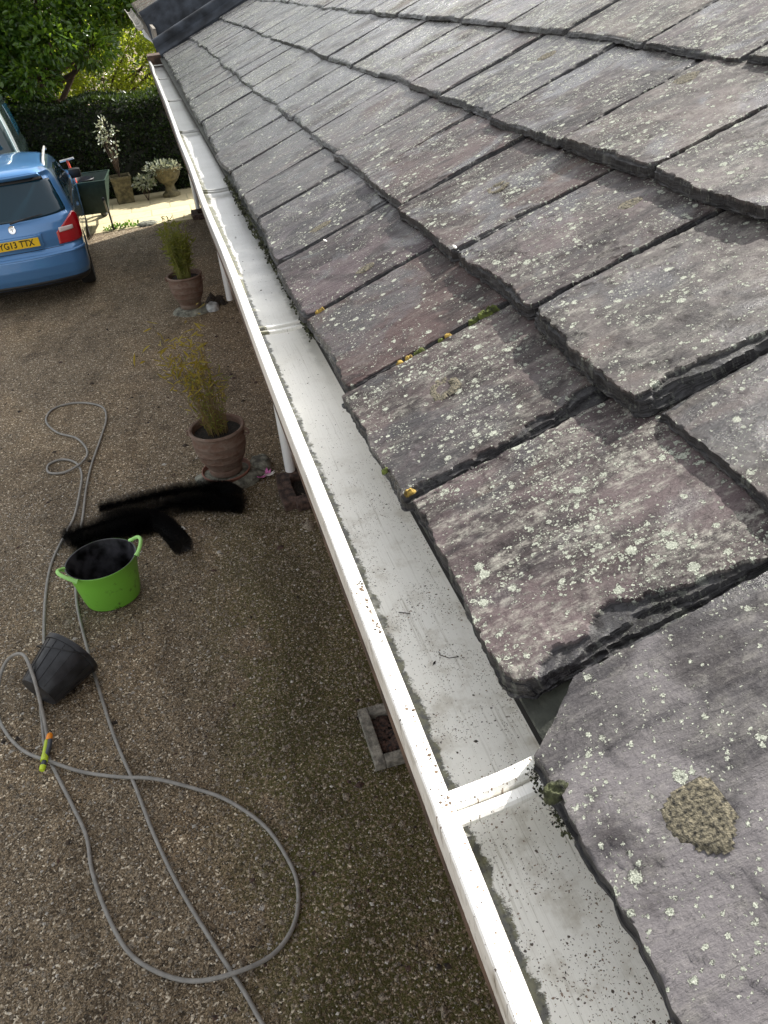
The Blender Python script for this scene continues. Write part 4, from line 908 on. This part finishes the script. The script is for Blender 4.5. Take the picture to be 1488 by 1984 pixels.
# ------------------------------------------------------------ cars: bodies lofted from plan outlines stacked by height
def interp(zs, vals, z): return np.interp(z, zs, vals)
class CarBody:
    def __init__(s, tab, bow=0.10, rc=0.22, rcf=0.35):
        s.z = [r[0] for r in tab]; s.hw = [r[1] for r in tab]; s.yr = [r[2] for r in tab]; s.yf = [r[3] for r in tab]; s.bow = bow; s.rc = rc; s.rcf = rcf
    def P(s, t, z, off=0.0):
        "t in [-1,1]: 0 = centre of tail, +-1 = centre of nose (right side positive)"
        hw = np.interp(z, s.z, s.hw)+off; yr = np.interp(z, s.z, s.yr)-off; yf = np.interp(z, s.z, s.yf)+off
        sg = np.sign(t); a = np.abs(t)
        rc = np.minimum(s.rc, hw*.6); rf = np.minimum(s.rcf, hw*.6)
        # pieces: rear half 0-.18, corner .18-.30, side .30-.70, corner .70-.82, front .82-1
        x = np.where(a < .18, a/.18*(hw-rc), 0.0); y = np.where(a < .18, yr, 0.0)
        th = np.clip((a-.18)/.12, 0, 1)*np.pi/2; cx = hw-rc+rc*np.sin(th); cy = yr+rc-rc*np.cos(th)
        x = np.where((a >= .18) & (a < .30), cx, x); y = np.where((a >= .18) & (a < .30), cy, y)
        u = np.clip((a-.30)/.40, 0, 1); bulge = 0.0
        x = np.where((a >= .30) & (a < .70), hw, x); y = np.where((a >= .30) & (a < .70), yr+rc+u*(yf-rf-yr-rc), y)
        th = np.clip((a-.70)/.12, 0, 1)*np.pi/2; x = np.where((a >= .70) & (a < .82), hw-rf+rf*np.cos(th), x); y = np.where((a >= .70) & (a < .82), yf-rf+rf*np.sin(th), y)
        x = np.where(a >= .82, (1-a)/.18*(hw-rf), x); y = np.where(a >= .82, yf, y)
        # bowed tail and nose
        fr = np.clip(1-(y-yr)/.9, 0, 1); y = y+s.bow*(x/np.maximum(hw, .01))**2*fr
        fr2 = np.clip(1-(yf-y)/.9, 0, 1); y = y-s.bow*1.5*(x/np.maximum(hw, .01))**2*fr2
        return np.stack([sg*x, y, z+0*x], -1)
    def body(s, name, mat, parent, nz=64, nt=180):
        z = np.linspace(s.z[0], s.z[-1], nz); t = np.linspace(-1, 1, nt+1)[:-1]
        Z, T = np.meshgrid(z, t, indexing='ij'); V = s.P(T, Z).reshape(-1, 3); idx = np.arange(nz*nt).reshape(nz, nt)
        F = np.stack([idx[:-1], np.roll(idx[:-1], -1, 1), np.roll(idx[1:], -1, 1), idx[1:]], -1).reshape(-1, 4).tolist()
        me = bpy.data.meshes.new(name); me.from_pydata([tuple(v) for v in V], [], [tuple(f) for f in F]+[tuple(idx[0][::-1].tolist())]+[tuple(idx[-1].tolist())]); me.update()
        o = link(name, me, mat, parent, True); me.set_sharp_from_angle(angle=R(32)); return o
    def patch(s, name, t0, t1, z0, z1, mat, parent, off=.004, shape=None, nt=24, nz=14, th=.006):
        a = np.linspace(0, 1, nt); b = np.linspace(0, 1, nz); A, B = np.meshgrid(a, b, indexing='ij')
        lo, hi = (np.full_like(A, z0), np.full_like(A, z1)) if shape is None else shape(A)
        V = s.P(t0+A*(t1-t0), lo+B*(hi-lo), off).reshape(-1, 3); idx = np.arange(nt*nz).reshape(nt, nz)
        F = np.stack([idx[:-1, :-1], idx[1:, :-1], idx[1:, 1:], idx[:-1, 1:]], -1).reshape(-1, 4)
        o = npmesh(name, V, F, mat, parent, True); md = o.modifiers.new('thick', 'SOLIDIFY'); md.thickness = th; md.offset = -1; return o
def wheel(parent, x, y, r, wdt, side):
    e = MB(); pr = [(r*.62, -wdt/2), (r*.93, -wdt/2), (r, -wdt/2+.03), (r, wdt/2-.03), (r*.93, wdt/2), (r*.62, wdt/2), (r*.60, 0), (r*.62, -wdt/2)]
    Mw = Matrix.Translation((x, y, r)) @ Matrix.Rotation(R(90), 4, 'Y')
    e.lathe(pr, n=36, axis=None); wh = e.build('wheel', M['tyre'], parent, True, Mw)
    m_ = MB(); m_.lathe([(r*.60, side*(wdt/2-.015)), (r*.57, side*(wdt/2-.05)), (.03, side*(wdt/2-.03))], n=30); m_.build('rim', M['alloy'], wh, True)
    return wh
def arches(o, spots):
    for i, (x, y, r) in enumerate(spots):
        m_ = MB(); bmesh.ops.create_cone(m_.bm, cap_ends=True, segments=40, radius1=r, radius2=r, depth=.34)
        c_ = m_.build('cutter', None, None, False, Matrix.Translation((x, y, .30)) @ Matrix.Rotation(R(90), 4, 'Y'))
        c_.parent = o.parent
        md = o.modifiers.new('arch', 'BOOLEAN'); md.object = c_; md.operation = 'DIFFERENCE'; md.solver = 'EXACT'
        cutters.append((o, c_))
cutters = []
car = empty('parked_car', (-1.745, 9.75, 0), R(3.5), label='blue hatchback estate car parked on the gravel with yellow rear plate', cat='car')
car.scale = (.86, .92, .97)
tab = [(.20, .74, .14, 4.05), (.26, .79, .05, 4.18), (.36, .815, .012, 4.22), (.46, .82, 0, 4.23), (.58, .82, .012, 4.22), (.625, .818, .045, 4.20), (.66, .818, .085, 4.18), (.74, .822, .085, 4.10), (.84, .822, .095, 3.98),
       (.93, .810, .120, 3.85), (.97, .795, .14, 3.55), (1.0, .780, .165, 3.05), (1.08, .755, .215, 2.90), (1.20, .715, .290, 2.65), (1.32, .675, .365, 2.42), (1.38, .645, .40, 2.30), (1.425, .61, .37, 2.15), (1.46, .56, .42, 2.0), (1.482, .46, .55, 1.85), (1.492, .25, .85, 1.6)]
cb = CarBody(tab, .11, .20, .4)
body = cb.body('body', M['blue'], car, 110, 200)
arches(body, [(.80, .82, .355), (-.80, .82, .355), (.80, 3.28, .355), (-.80, 3.28, .355)])
for x, y, sd_ in ((.715, .82, 1), (-.715, .82, -1), (.715, 3.28, 1), (-.715, 3.28, -1)): wheel(car, x, y, .305, .19, sd_)
# rear window
def rw(A):
    e = np.abs(A*2-1); return 0.985+.035*(e**3)+.0*A, 1.358-.015*e**2
cb.patch('rear_window', -.235, .235, 0, 0, M['glass'], car, .006, rw, 40, 16)
m = MB(); pts = [tuple(cb.P(np.array(a), np.array(1.372), .02)) for a in np.linspace(-.2, .2, 21)]
cb.patch('spoiler', -.19, .19, 0, 0, M['blue'], car, .050, lambda A: (1.385+0*A, 1.430+0*A), 30, 5, .05)
cb.patch('spoiler_trim', -.205, .205, 0, 0, M['trim'], car, .012, lambda A: (1.350+0*A, 1.384+0*A), 30, 4)
for sd_ in (1, -1):
    def ls(A, sd_=sd_):
        return .675+.06*np.clip(A*2-1,0,1)**2-.0*A, 1.01-.20*(1-A)**2.2-.10*np.clip(A*2-1,0,1)**2
    q = cb.patch('tail_light', sd_*.148, sd_*.325, 0, 0, M['redlens'], car, .010, ls, 22, 14)
    cb.patch('reverse_lamp', sd_*.158, sd_*.222, 0, 0, M['clearlens'], q, .0165, lambda A: (.805+.01*A, .858-.0*A), 10, 5, .004)
    cb.patch('side_window', sd_*.335, sd_*.405, 0, 0, M['glass'], car, .004, lambda A: (1.00+0*A, 1.30+.05*A), 8, 10)
    cb.patch('side_window', sd_*.42, sd_*.53, 0, 0, M['glass'], car, .004, lambda A: (1.0+0*A, 1.365+0*A), 12, 10)
    cb.patch('side_window', sd_*.54, sd_*.655, 0, 0, M['glass'], car, .004, lambda A: (1.0+0*A, 1.37-.05*A), 12, 10)
    cb.patch('window_sill', sd_*.33, sd_*.66, 0, 0, M['trim'], car, .007, lambda A: (.978+0*A, .997+0*A), 12, 3)
    pts = [(sd_*.575, .74+u*1.45, 1.428+.040*math.sin(min(1, u*8, (1-u)*8)*math.pi/2)+.02*math.sin(u*math.pi)) for u in np.linspace(0, 1, 17)]
    m = MB(); m.tube(pts, .018, 8); m.build('roof_rail', M['rail'], car, True)
    m = MB(); m.box((sd_*.86-.09, 2.72, .93), (sd_*.86+.10, 2.86, 1.06), .045); m.build('wing_mirror', M['trim'], car, True)
    m = MB(); m.box((sd_*.815-.014, 1.5, .80), (sd_*.815+.028, 1.68, .825), .006); m.build('door_handle', M['blue'], car, True)
cb.patch('bumper_strip', -.30, .30, 0, 0, M['blue'], car, .010, lambda A: (.585+0*A, .612+0*A), 40, 4)
cb.patch('lower_bumper', -.29, .29, 0, 0, M['trim'], car, .006, lambda A: (.205+0*A, .30+0*A), 40, 4)
cb.patch('boot_seam', -.165, .165, 0, 0, M['trim'], car, .0015, lambda A: (.652+0*A, .657+0*A), 30, 2, .002)
m = MB(); m.box((-.33, -.004, .684), (.33, .10, .83), .012); m.build('plate_recess', M['blue'], car, True, Matrix.Translation((0, .075, 0)))
pl = MB(); pl.box((-.285, .056, .706), (.285, .066, .803), .002); pl = pl.build('number_plate', M['plate'], car)
tc = bpy.data.curves.new('plate_text', 'FONT'); tc.body = 'YG13 TTX'; tc.size = .098; tc.align_x = 'CENTER'; tc.align_y = 'CENTER'; tc.extrude = .001; tc.offset = .0016; tc.space_character = 1.06
to = bpy.data.objects.new('plate_text_curve', tc); C.objects.link(to); bpy.context.view_layer.update()
tme = bpy.data.meshes.new_from_object(to.evaluated_get(bpy.context.evaluated_depsgraph_get())); bpy.data.objects.remove(to)
tme.name = 'plate_lettering'; tme.materials.clear(); to = bpy.data.objects.new('plate_lettering', tme); C.objects.link(to); tme.materials.append(M['ink']); to.parent = pl; to.location = (0, .0545, .7555); to.rotation_euler = (R(90), 0, 0); to.scale = (.93, 1.0, 1)
m = MB(); m.lathe([(.044, 0), (.047, .004), (.044, .009), (.038, .008)], n=28); ro = Matrix.Translation((0, .108, .915)) @ Matrix.Rotation(R(80), 4, 'X')
bd = m.build('badge', M['chrome'], car, True, ro)
m = MB(); m.lathe([(.0375, .002), (.0375, .0065), (.0001, .008)], n=24); m.build('badge_centre', M['badge'], bd, True)
m = MB(); m.tube([(-.02, -.0, .0085), (.0, .012, .010), (.022, .004, .0085)], [.004, .009, .003], 6); m.tube([(.0, -.022, .0085), (.004, .0, .010)], [.003, .007], 6); m.build('badge_arrow', M['chrome'], bd, True)
m = MB(); m.tube([(0, .10, .985), (.25, .085, 1.02), (.42, .13, 1.03)], [.012, .008, .005], 6); m.build('rear_wiper', M['trim'], car, True)
m = MB(); m.tube([(0, .62, 1.485), (0, .55, 1.58)], [.006, .003], 6); m.build('aerial', M['trim'], car, True)

# dark green off-road vehicle behind it
jeep = empty('parked_van', (-2.70, 12.9, 0), R(5), label='dark green high sided vehicle parked beyond the blue car', cat='van')
tab = [(.35, .80, .10, 3.9), (.45, .88, .0, 4.05), (.80, .89, .0, 4.05), (1.12, .88, .02, 4.0), (1.16, .86, .04, 3.2), (1.20, .845, .05, 2.9), (1.50, .79, .12, 2.7), (1.80, .72, .22, 2.5), (1.86, .70, .24, 2.4), (1.95, .66, .26, 2.3), (2.03, .58, .32, 2.2), (2.06, .40, .5, 2.0)]
jb = CarBody(tab, .04, .14, .2); jbody = jb.body('body', M['dkgreen'], jeep, 80, 160)
for x, y, sd_ in ((.76, .85, 1), (-.76, .85, -1), (.76, 3.3, 1), (-.76, 3.3, -1)): wheel(jeep, x, y, .36, .22, sd_)
arches(jbody, [(.86, .85, .43), (-.86, .85, .43), (.86, 3.3, .43), (-.86, 3.3, .43)])
M['lightgreen'] = paint('grey_green_paint', (0.16, 0.235, 0.225))
jb.patch('rear_window', -.165, .165, 0, 0, M['glass'], jeep, .006, lambda A: (1.27+0*A, 1.74+0*A), 24, 10)
for z0_, z1_, nm_ in ((1.19, 1.225, 'rear_rail'), (1.77, 1.80, 'rear_gutter_rail')): jb.patch(nm_, -.24, .24, 0, 0, M['lightgreen'], jeep, .016, lambda A, z0_=z0_, z1_=z1_: (z0_+0*A, z1_+0*A), 30, 4, .02)
for sd_ in (1, -1):
    jb.patch('side_window', sd_*.47, sd_*.64, 0, 0, M['glass'], jeep, .004, lambda A: (1.27+0*A, 1.72-.05*A), 8, 8)
    q = jb.patch('tail_light', sd_*.165, sd_*.22, 0, 0, M['redlens'], jeep, .012, lambda A: (.92+0*A, 1.08+0*A), 8, 6)
    m = MB(); m.tube([(sd_*.80, .03, 1.22), (sd_*.745, .10, 1.52), (sd_*.68, .20, 1.80)], .014, 6); m.build('corner_rail', M['lightgreen'], jeep, True)
jb.patch('bumper', -.29, .29, 0, 0, M['trim'], jeep, .05, lambda A: (.42+0*A, .56+0*A), 30, 5, .05)

# ------------------------------------------------------------ wheelbarrow with bucket and spade
wb = empty('wheelbarrow', (-1.10, 13.35, 0), R(-6), label='dark green wheelbarrow standing on the paving beside the blue car', cat='wheelbarrow')
m = MB(); lo = [(-.22, -.25), (.22, -.25), (.17, .22), (-.17, .22)]; hi = [(-.30, -.36), (.30, -.36), (.27, .42), (-.27, .42)]
def tray(m, z0, z1, ins):
    a = [m.bm.verts.new((x*(1-ins), y*(1-ins), z0)) for x, y in lo]; b = [m.bm.verts.new((x*(1-ins), y*(1-ins), z1)) for x, y in hi]
    for k in range(4): m.bm.faces.new((a[k], a[(k+1) % 4], b[(k+1) % 4], b[k]))
    m.bm.faces.new(a[::-1]); return a, b
a1, b1 = tray(m, .24, .70, 0); a2, b2 = tray(m, .255, .70, .05)
for k in range(4): m.bm.faces.new((b1[k], b1[(k+1) % 4], b2[(k+1) % 4], b2[k]))
m.build('tray', M['barrow'], wb)
m = MB(); m.tube([(x, y, .705) for x, y in hi]+[(hi[0][0], hi[0][1], .705)], .013, 8); m.build('tray_rim', M['barrow'], wb, True)
for sx in (1, -1):
    m = MB(); m.tube([(sx*.30, -.85, .56), (sx*.24, -.45, .30), (sx*.16, .20, .215), (sx*.07, .62, .19)], .014, 8); m.build('handle_bar', M['trim'], wb, True)
    m = MB(); m.tube([(sx*.24, -.36, .34), (sx*.25, -.40, .02), (sx*.25, -.28, .01)], .014, 8); m.build('leg', M['trim'], wb, True)
    m = MB(); m.tube([(sx*.30, -.86, .562), (sx*.32, -.98, .575)], .019, 8); m.build('grip', M['trim'], wb, True)
m = MB(); m.lathe([(.10, -.035), (.17, -.04), (.19, 0), (.17, .04), (.10, .035), (.10, -.035)], n=28); m.build('wheel', M['tyre'], wb, True, Matrix.Translation((0, .62, .19)) @ Matrix.Rotation(R(90), 4, 'Y'))
bb = empty('bucket', (-1.16, 13.28, .40), label='black bucket sitting in the green wheelbarrow', cat='bucket')
m = MB(); m.lathe([(.02, 0), (.12, 0), (.155, .30), (.165, .31), (.160, .32), (.15, .31), (.115, .02), (.02, .012)], n=28); m.build('bucket_body', M['black_plastic'], bb, True)
m = MB(); m.tube([(.155*math.cos(a), .155*math.sin(a), .31-.02*math.sin(a)) for a in np.linspace(0, math.pi, 14)], .004, 6); m.build('bail_handle', M['trim'], bb, True)
sp = empty('spade', (-1.22, 13.12, .30), label='red shafted T handled spade standing in the wheelbarrow', cat='spade')
tip = Vector((-.07, .02, .72))
m = MB(); m.tube([(0, 0, .16), tuple(tip)], .017, 10); m.build('shaft', M['redpaint'], sp, True)
m = MB(); m.tube([tuple(tip+Vector((-.10, 0, -.012))), tuple(tip+Vector((.10, 0, .012)))], .016, 10); m.build('t_handle', M['rail'], sp, True)
m = MB(); m.box((-.08, -.004, -.01), (.08, .004, .17), .003); m.build('blade', M['trim'], sp, False)

# ------------------------------------------------------------ planters at the hedge foot
def cloud(c, r, n, r_): d = r_.normal(size=(n, 3)); d /= np.linalg.norm(d, axis=1, keepdims=True); return np.array(c)+d*np.array(r)*(r_.random((n, 1))**.45), d
pb = empty('stone_planter', (-.70, 14.75, 0), .1, label='square stone planter holding a tall white leaved shrub', cat='planter')
m = MB(); vs = []
for (hw_, z_) in ((.125, 0), (.14, .03), (.135, .05), (.155, .38), (.17, .39), (.17, .43), (.145, .43), (.14, .38)): vs.append([m.bm.verts.new((a*hw_, b*hw_, z_)) for a, b in ((-1, -1), (1, -1), (1, 1), (-1, 1))])
for a, b in zip(vs, vs[1:]):
    for k in range(4): m.bm.faces.new((a[k], a[(k+1) % 4], b[(k+1) % 4], b[k]))
m.bm.faces.new(vs[0][::-1]); m.bm.faces.new(vs[-1]); m.build('planter_box', M['urn_stone'], pb)
r1 = np.random.default_rng(61)
sh = empty('variegated_shrub', (-.70, 14.75, .38), label='slim shrub with bright white variegated leaves against the dark hedge', cat='shrub')
P, D = [], []; m = MB()
for i in range(16):
    a = r1.uniform(0, 6.28); h = r1.uniform(.35, .92); q = (.14*math.cos(a)-.04*(h/.9), .10*math.sin(a), h); m.tube([(0, 0, 0), (q[0]*.5, q[1]*.5, h*.5), q], [.006, .004, .002], 5)
    pp, dd = cloud(q, (.065, .06, .10), 10, r1); P.append(pp); D.append(dd)
m.build('stems', M['bark'], sh)
P = np.concatenate(P); D = np.concatenate(D)+[0, -.3, .3]; leaves(P, D, r1.uniform(.035, .06, len(P)), r1.uniform(.022, .034, len(P)), r1.random(len(P))**1.2, 'foliage', M['leaf_white'], sh, seed=3)
sh = empty('variegated_shrub', (-.33, 14.6, 0), label='low white leaved bush between the square planter and the urn', cat='shrub')
P, D = cloud((0, 0, .30), (.17, .12, .10), 170, r1); leaves(P, D+[0, -.3, .4], r1.uniform(.05, .08, len(P)), r1.uniform(.028, .045, len(P)), r1.random(len(P))**1.0, 'foliage', M['leaf_white'], sh, seed=4)
m = MB(); [m.tube([(0, 0, 0), (.1*math.cos(a), .08*math.sin(a), .25)], .004, 5) for a in range(6)]; m.build('stems', M['bark'], sh)
ur = empty('stone_urn', (.07, 14.7, 0), label='round stone urn on a pedestal beside the hedge', cat='urn')
m = MB(); m.lathe([(.15, 0), (.15, .05), (.10, .09), (.075, .16), (.085, .20), (.15, .25), (.21, .34), (.235, .44), (.255, .46), (.25, .485), (.22, .48), (.21, .45)], n=32); m.build('bowl_and_foot', M['urn_stone'], ur, True)
sh = empty('trailing_plant', (.07, 14.7, .45), label='white flecked trailing plant spilling over the urn rim', cat='plant')
P, D = cloud((-.06, -.05, .03), (.30, .20, .10), 330, r1); leaves(P, D+[0, -.3, .3], r1.uniform(.04, .07, len(P)), r1.uniform(.025, .04, len(P)), r1.random(len(P))**1.3, 'foliage', M['leaf_white'], sh, seed=5)
# weeds at the paving edge
P, D = cloud((-.78, 12.98, .03), (.30, .05, .05), 150, r1); P = P[P[:, 2] > 0]; leaves(P, np.tile([0, 0, 1.], (len(P), 1))+r1.normal(size=(len(P), 3))*.6, r1.uniform(.03, .06, len(P)), r1.uniform(.015, .03, len(P)), r1.random(len(P)), 'weeds', M['weed'], seed=6)
tag(bpy.data.objects['weeds'], 'low green weeds growing along the near edge of the sunlit paving', 'weeds', kind='stuff')

# ------------------------------------------------------------ hedge and trees
r2 = np.random.default_rng(91)
hd = empty('hedge', (-2, 15.6, 0), label='dark clipped evergreen hedge behind the paving', cat='hedge')
m = MB(); bmesh.ops.create_grid(m.bm, x_segments=60, y_segments=12, size=1.0)
for v in m.bm.verts:
    x, yz = v.co.x*4.6, v.co.y
    prof = [(-.38, 0), (-.40, .4), (-.38, .9), (-.30, 1.35), (0, 1.45), (.3, 1.35), (.38, .9), (.4, 0)]
    u = (yz+1)/2*7; i = min(int(u), 6); f = u-i; yy = prof[i][0]*(1-f)+prof[i+1][0]*f; zz = prof[i][1]*(1-f)+prof[i+1][1]*f
    nn = (float(fbm(x*2+9, u*1.2, 5, 3))-.5)*.16; v.co = Vector((x, yy*(1+nn*2), zz+nn*(zz > .5)))
m.build('light_block_core', M['core'], hd, True)  # solid dark core added inside the leaves to block light
n = 30000; x = r2.uniform(-4.7, 4.7, n); top = r2.random(n) < .3
y = np.where(top, r2.uniform(-.45, .45, n), -.44+r2.exponential(.05, n)); zt = 1.52+.16*(fbm(x*1.7, x*0, 3, 3)-.5)*2
z = np.where(top, zt-r2.exponential(.04, n), zt*r2.random(n)); y = y-.10*(fbm(x*3, z*3, 8, 3)-.5)*2-.08*(z > 1.1)*-1
D = np.stack([r2.normal(size=n)*.8, -1.0+r2.normal(size=n)*.5-0*x, .25+r2.normal(size=n)*.6], 1); D[top] += [0, .7, 1.0]
leaves(np.stack([x, y, z], 1), D, r2.uniform(.045, .085, n), r2.uniform(.028, .045, n), r2.random(n)**1.5, 'foliage', M['leaf_hedge'], hd, seed=2)
def tree(name, loc, trunk_h, limbs, clumps, nl, L, mat, label, seed, cat='tree', tr=.12):
    e = empty(name, loc, label=label, cat=cat); r_ = np.random.default_rng(seed); m_ = MB()
    m_.tube([(0, 0, 0), (.05, .02, trunk_h*.5), (0, .05, trunk_h)], [tr, tr*.8, tr*.65], 10)
    for q in clumps:
        c_ = np.array(q[:3]); s_ = np.array([0, .05, trunk_h*r_.uniform(.6, 1)]); mid = (s_+c_)/2+r_.normal(size=3)*.15
        m_.tube([tuple(s_), tuple(mid), tuple(c_)], [tr*.45, tr*.3, tr*.12], 6)
    m_.build('trunk', M['bark'], e, True)
    w_ = np.array([q[3]**2 for q in clumps]); w_ /= w_.sum(); P, D = [], []
    for q, ww in zip(clumps, w_):
        k = int(nl*ww); d = r_.normal(size=(k, 3)); d /= np.linalg.norm(d, axis=1, keepdims=True); rad = q[3]*(1-.45*r_.random((k, 1))**2)
        bump_ = 1+.35*(fbm(d[:, :1]*2.5+5+q[0], d[:, 1:2]*2.5+d[:, 2:]*2, seed, 3)-.5)*2
        P.append(np.array(q[:3])+d*rad*bump_*[1, .9, .75]); D.append(d+r_.normal(size=(k, 3))*.6+[0, 0, -.25])
    P = np.concatenate(P); D = np.concatenate(D); n_ = len(P)
    leaves(P, D, L*r_.uniform(.7, 1.3, n_), L*.42*r_.uniform(.7, 1.3, n_), r_.random(n_), 'crown', mat, e, seed=seed); return e
cl = [(-1.3, -.9, 1.6, .5), (-.7, -.9, 1.55, .42), (-.9, -.7, 2.1, .5), (-.1, -.8, 1.9, .4), (-2.2, -.9, 1.5, .6), (.3, -.7, 2.35, .45), (.9, -.5, 2.2, .4), (-1.9, -.7, 1.9, .65), (-1.2, -.6, 2.15, .55), (-.5, -.5, 2.35, .5), (-2.6, -.6, 2.2, .7), (-2.2, -.3, 2.6, .75), (-1.4, -.1, 2.9, .8), (-.6, -.3, 2.7, .7), (.2, -.2, 2.85, .75), (.9, 0, 2.7, .65), (1.5, .2, 2.95, .6), (-1.8, .2, 3.7, .9), (-.6, .3, 3.8, .9), (.6, .2, 3.7, .85), (1.5, .3, 3.7, .7), (-2.9, .3, 3.2, .8), (-2.6, -.4, 1.95, .55), (-1.9, -.5, 1.75, .35), (2.0, .0, 2.9, .5), (0, .5, 4.6, .8)]
tree('laurel_tree', (-1.6, 16.6, 0), 1.9, None, cl, 38000, .12, M['leaf_laurel'], 'glossy dark green laurel tree spreading above the hedge', 5)
cl = [(-1.5, 0, 1.5, .6), (-.6, .1, 1.7, .7), (.3, 0, 1.6, .6), (1.1, .1, 1.7, .65), (1.9, 0, 1.9, .7), (1.2, .2, 2.4, .6), (-2.4, 0, 1.6, .6), (2.2, .2, 2.7, .6), (.2, .4, 2.3, .5)]
tree('lime_bush', (-1.0, 18.2, 0), .9, None, cl, 12000, .075, M['leaf_lime'], 'sunlit yellow green bush glimpsed through the gap above the hedge', 6, 'bush', .07)
for i, (x, y, lb) in enumerate(((-5.0, 21, 'dark tree farther back at the left behind the laurel'), (-1.5, 22, 'broad green tree farthest back behind the yellow green bush'), (2.2, 21.5, 'green tree far behind the roof end at the right'))):
    cl = [(r2.uniform(-1.9, 1.9), r2.uniform(-.6, .6), z_, r2.uniform(.9, 1.2)) for z_ in (.8, 1.2, 1.6, 2.2, 2.6, 3.2, 3.6, 4.2, 4.6, 5.2)]+[(-1.3, -.3, 1.0, 1.1), (1.3, -.3, 1.0, 1.1), (-1.4, 0, 2.8, 1.1), (1.4, 0, 2.8, 1.1)]
    tree('background_tree', (x, y, 0), 2.0, None, cl, 9000, .13, M['leaf_laurel'], lb, 30+i, 'tree', .16)

# apply the wheel-arch cuts and drop the cutters
dg = bpy.context.evaluated_depsgraph_get()
for o in {c_[0] for c_ in cutters}:
    me = bpy.data.meshes.new_from_object(o.evaluated_get(dg), preserve_all_data_layers=True, depsgraph=dg)
    o.modifiers.clear(); o.data = me
for _, c_ in cutters: bpy.data.objects.remove(c_)
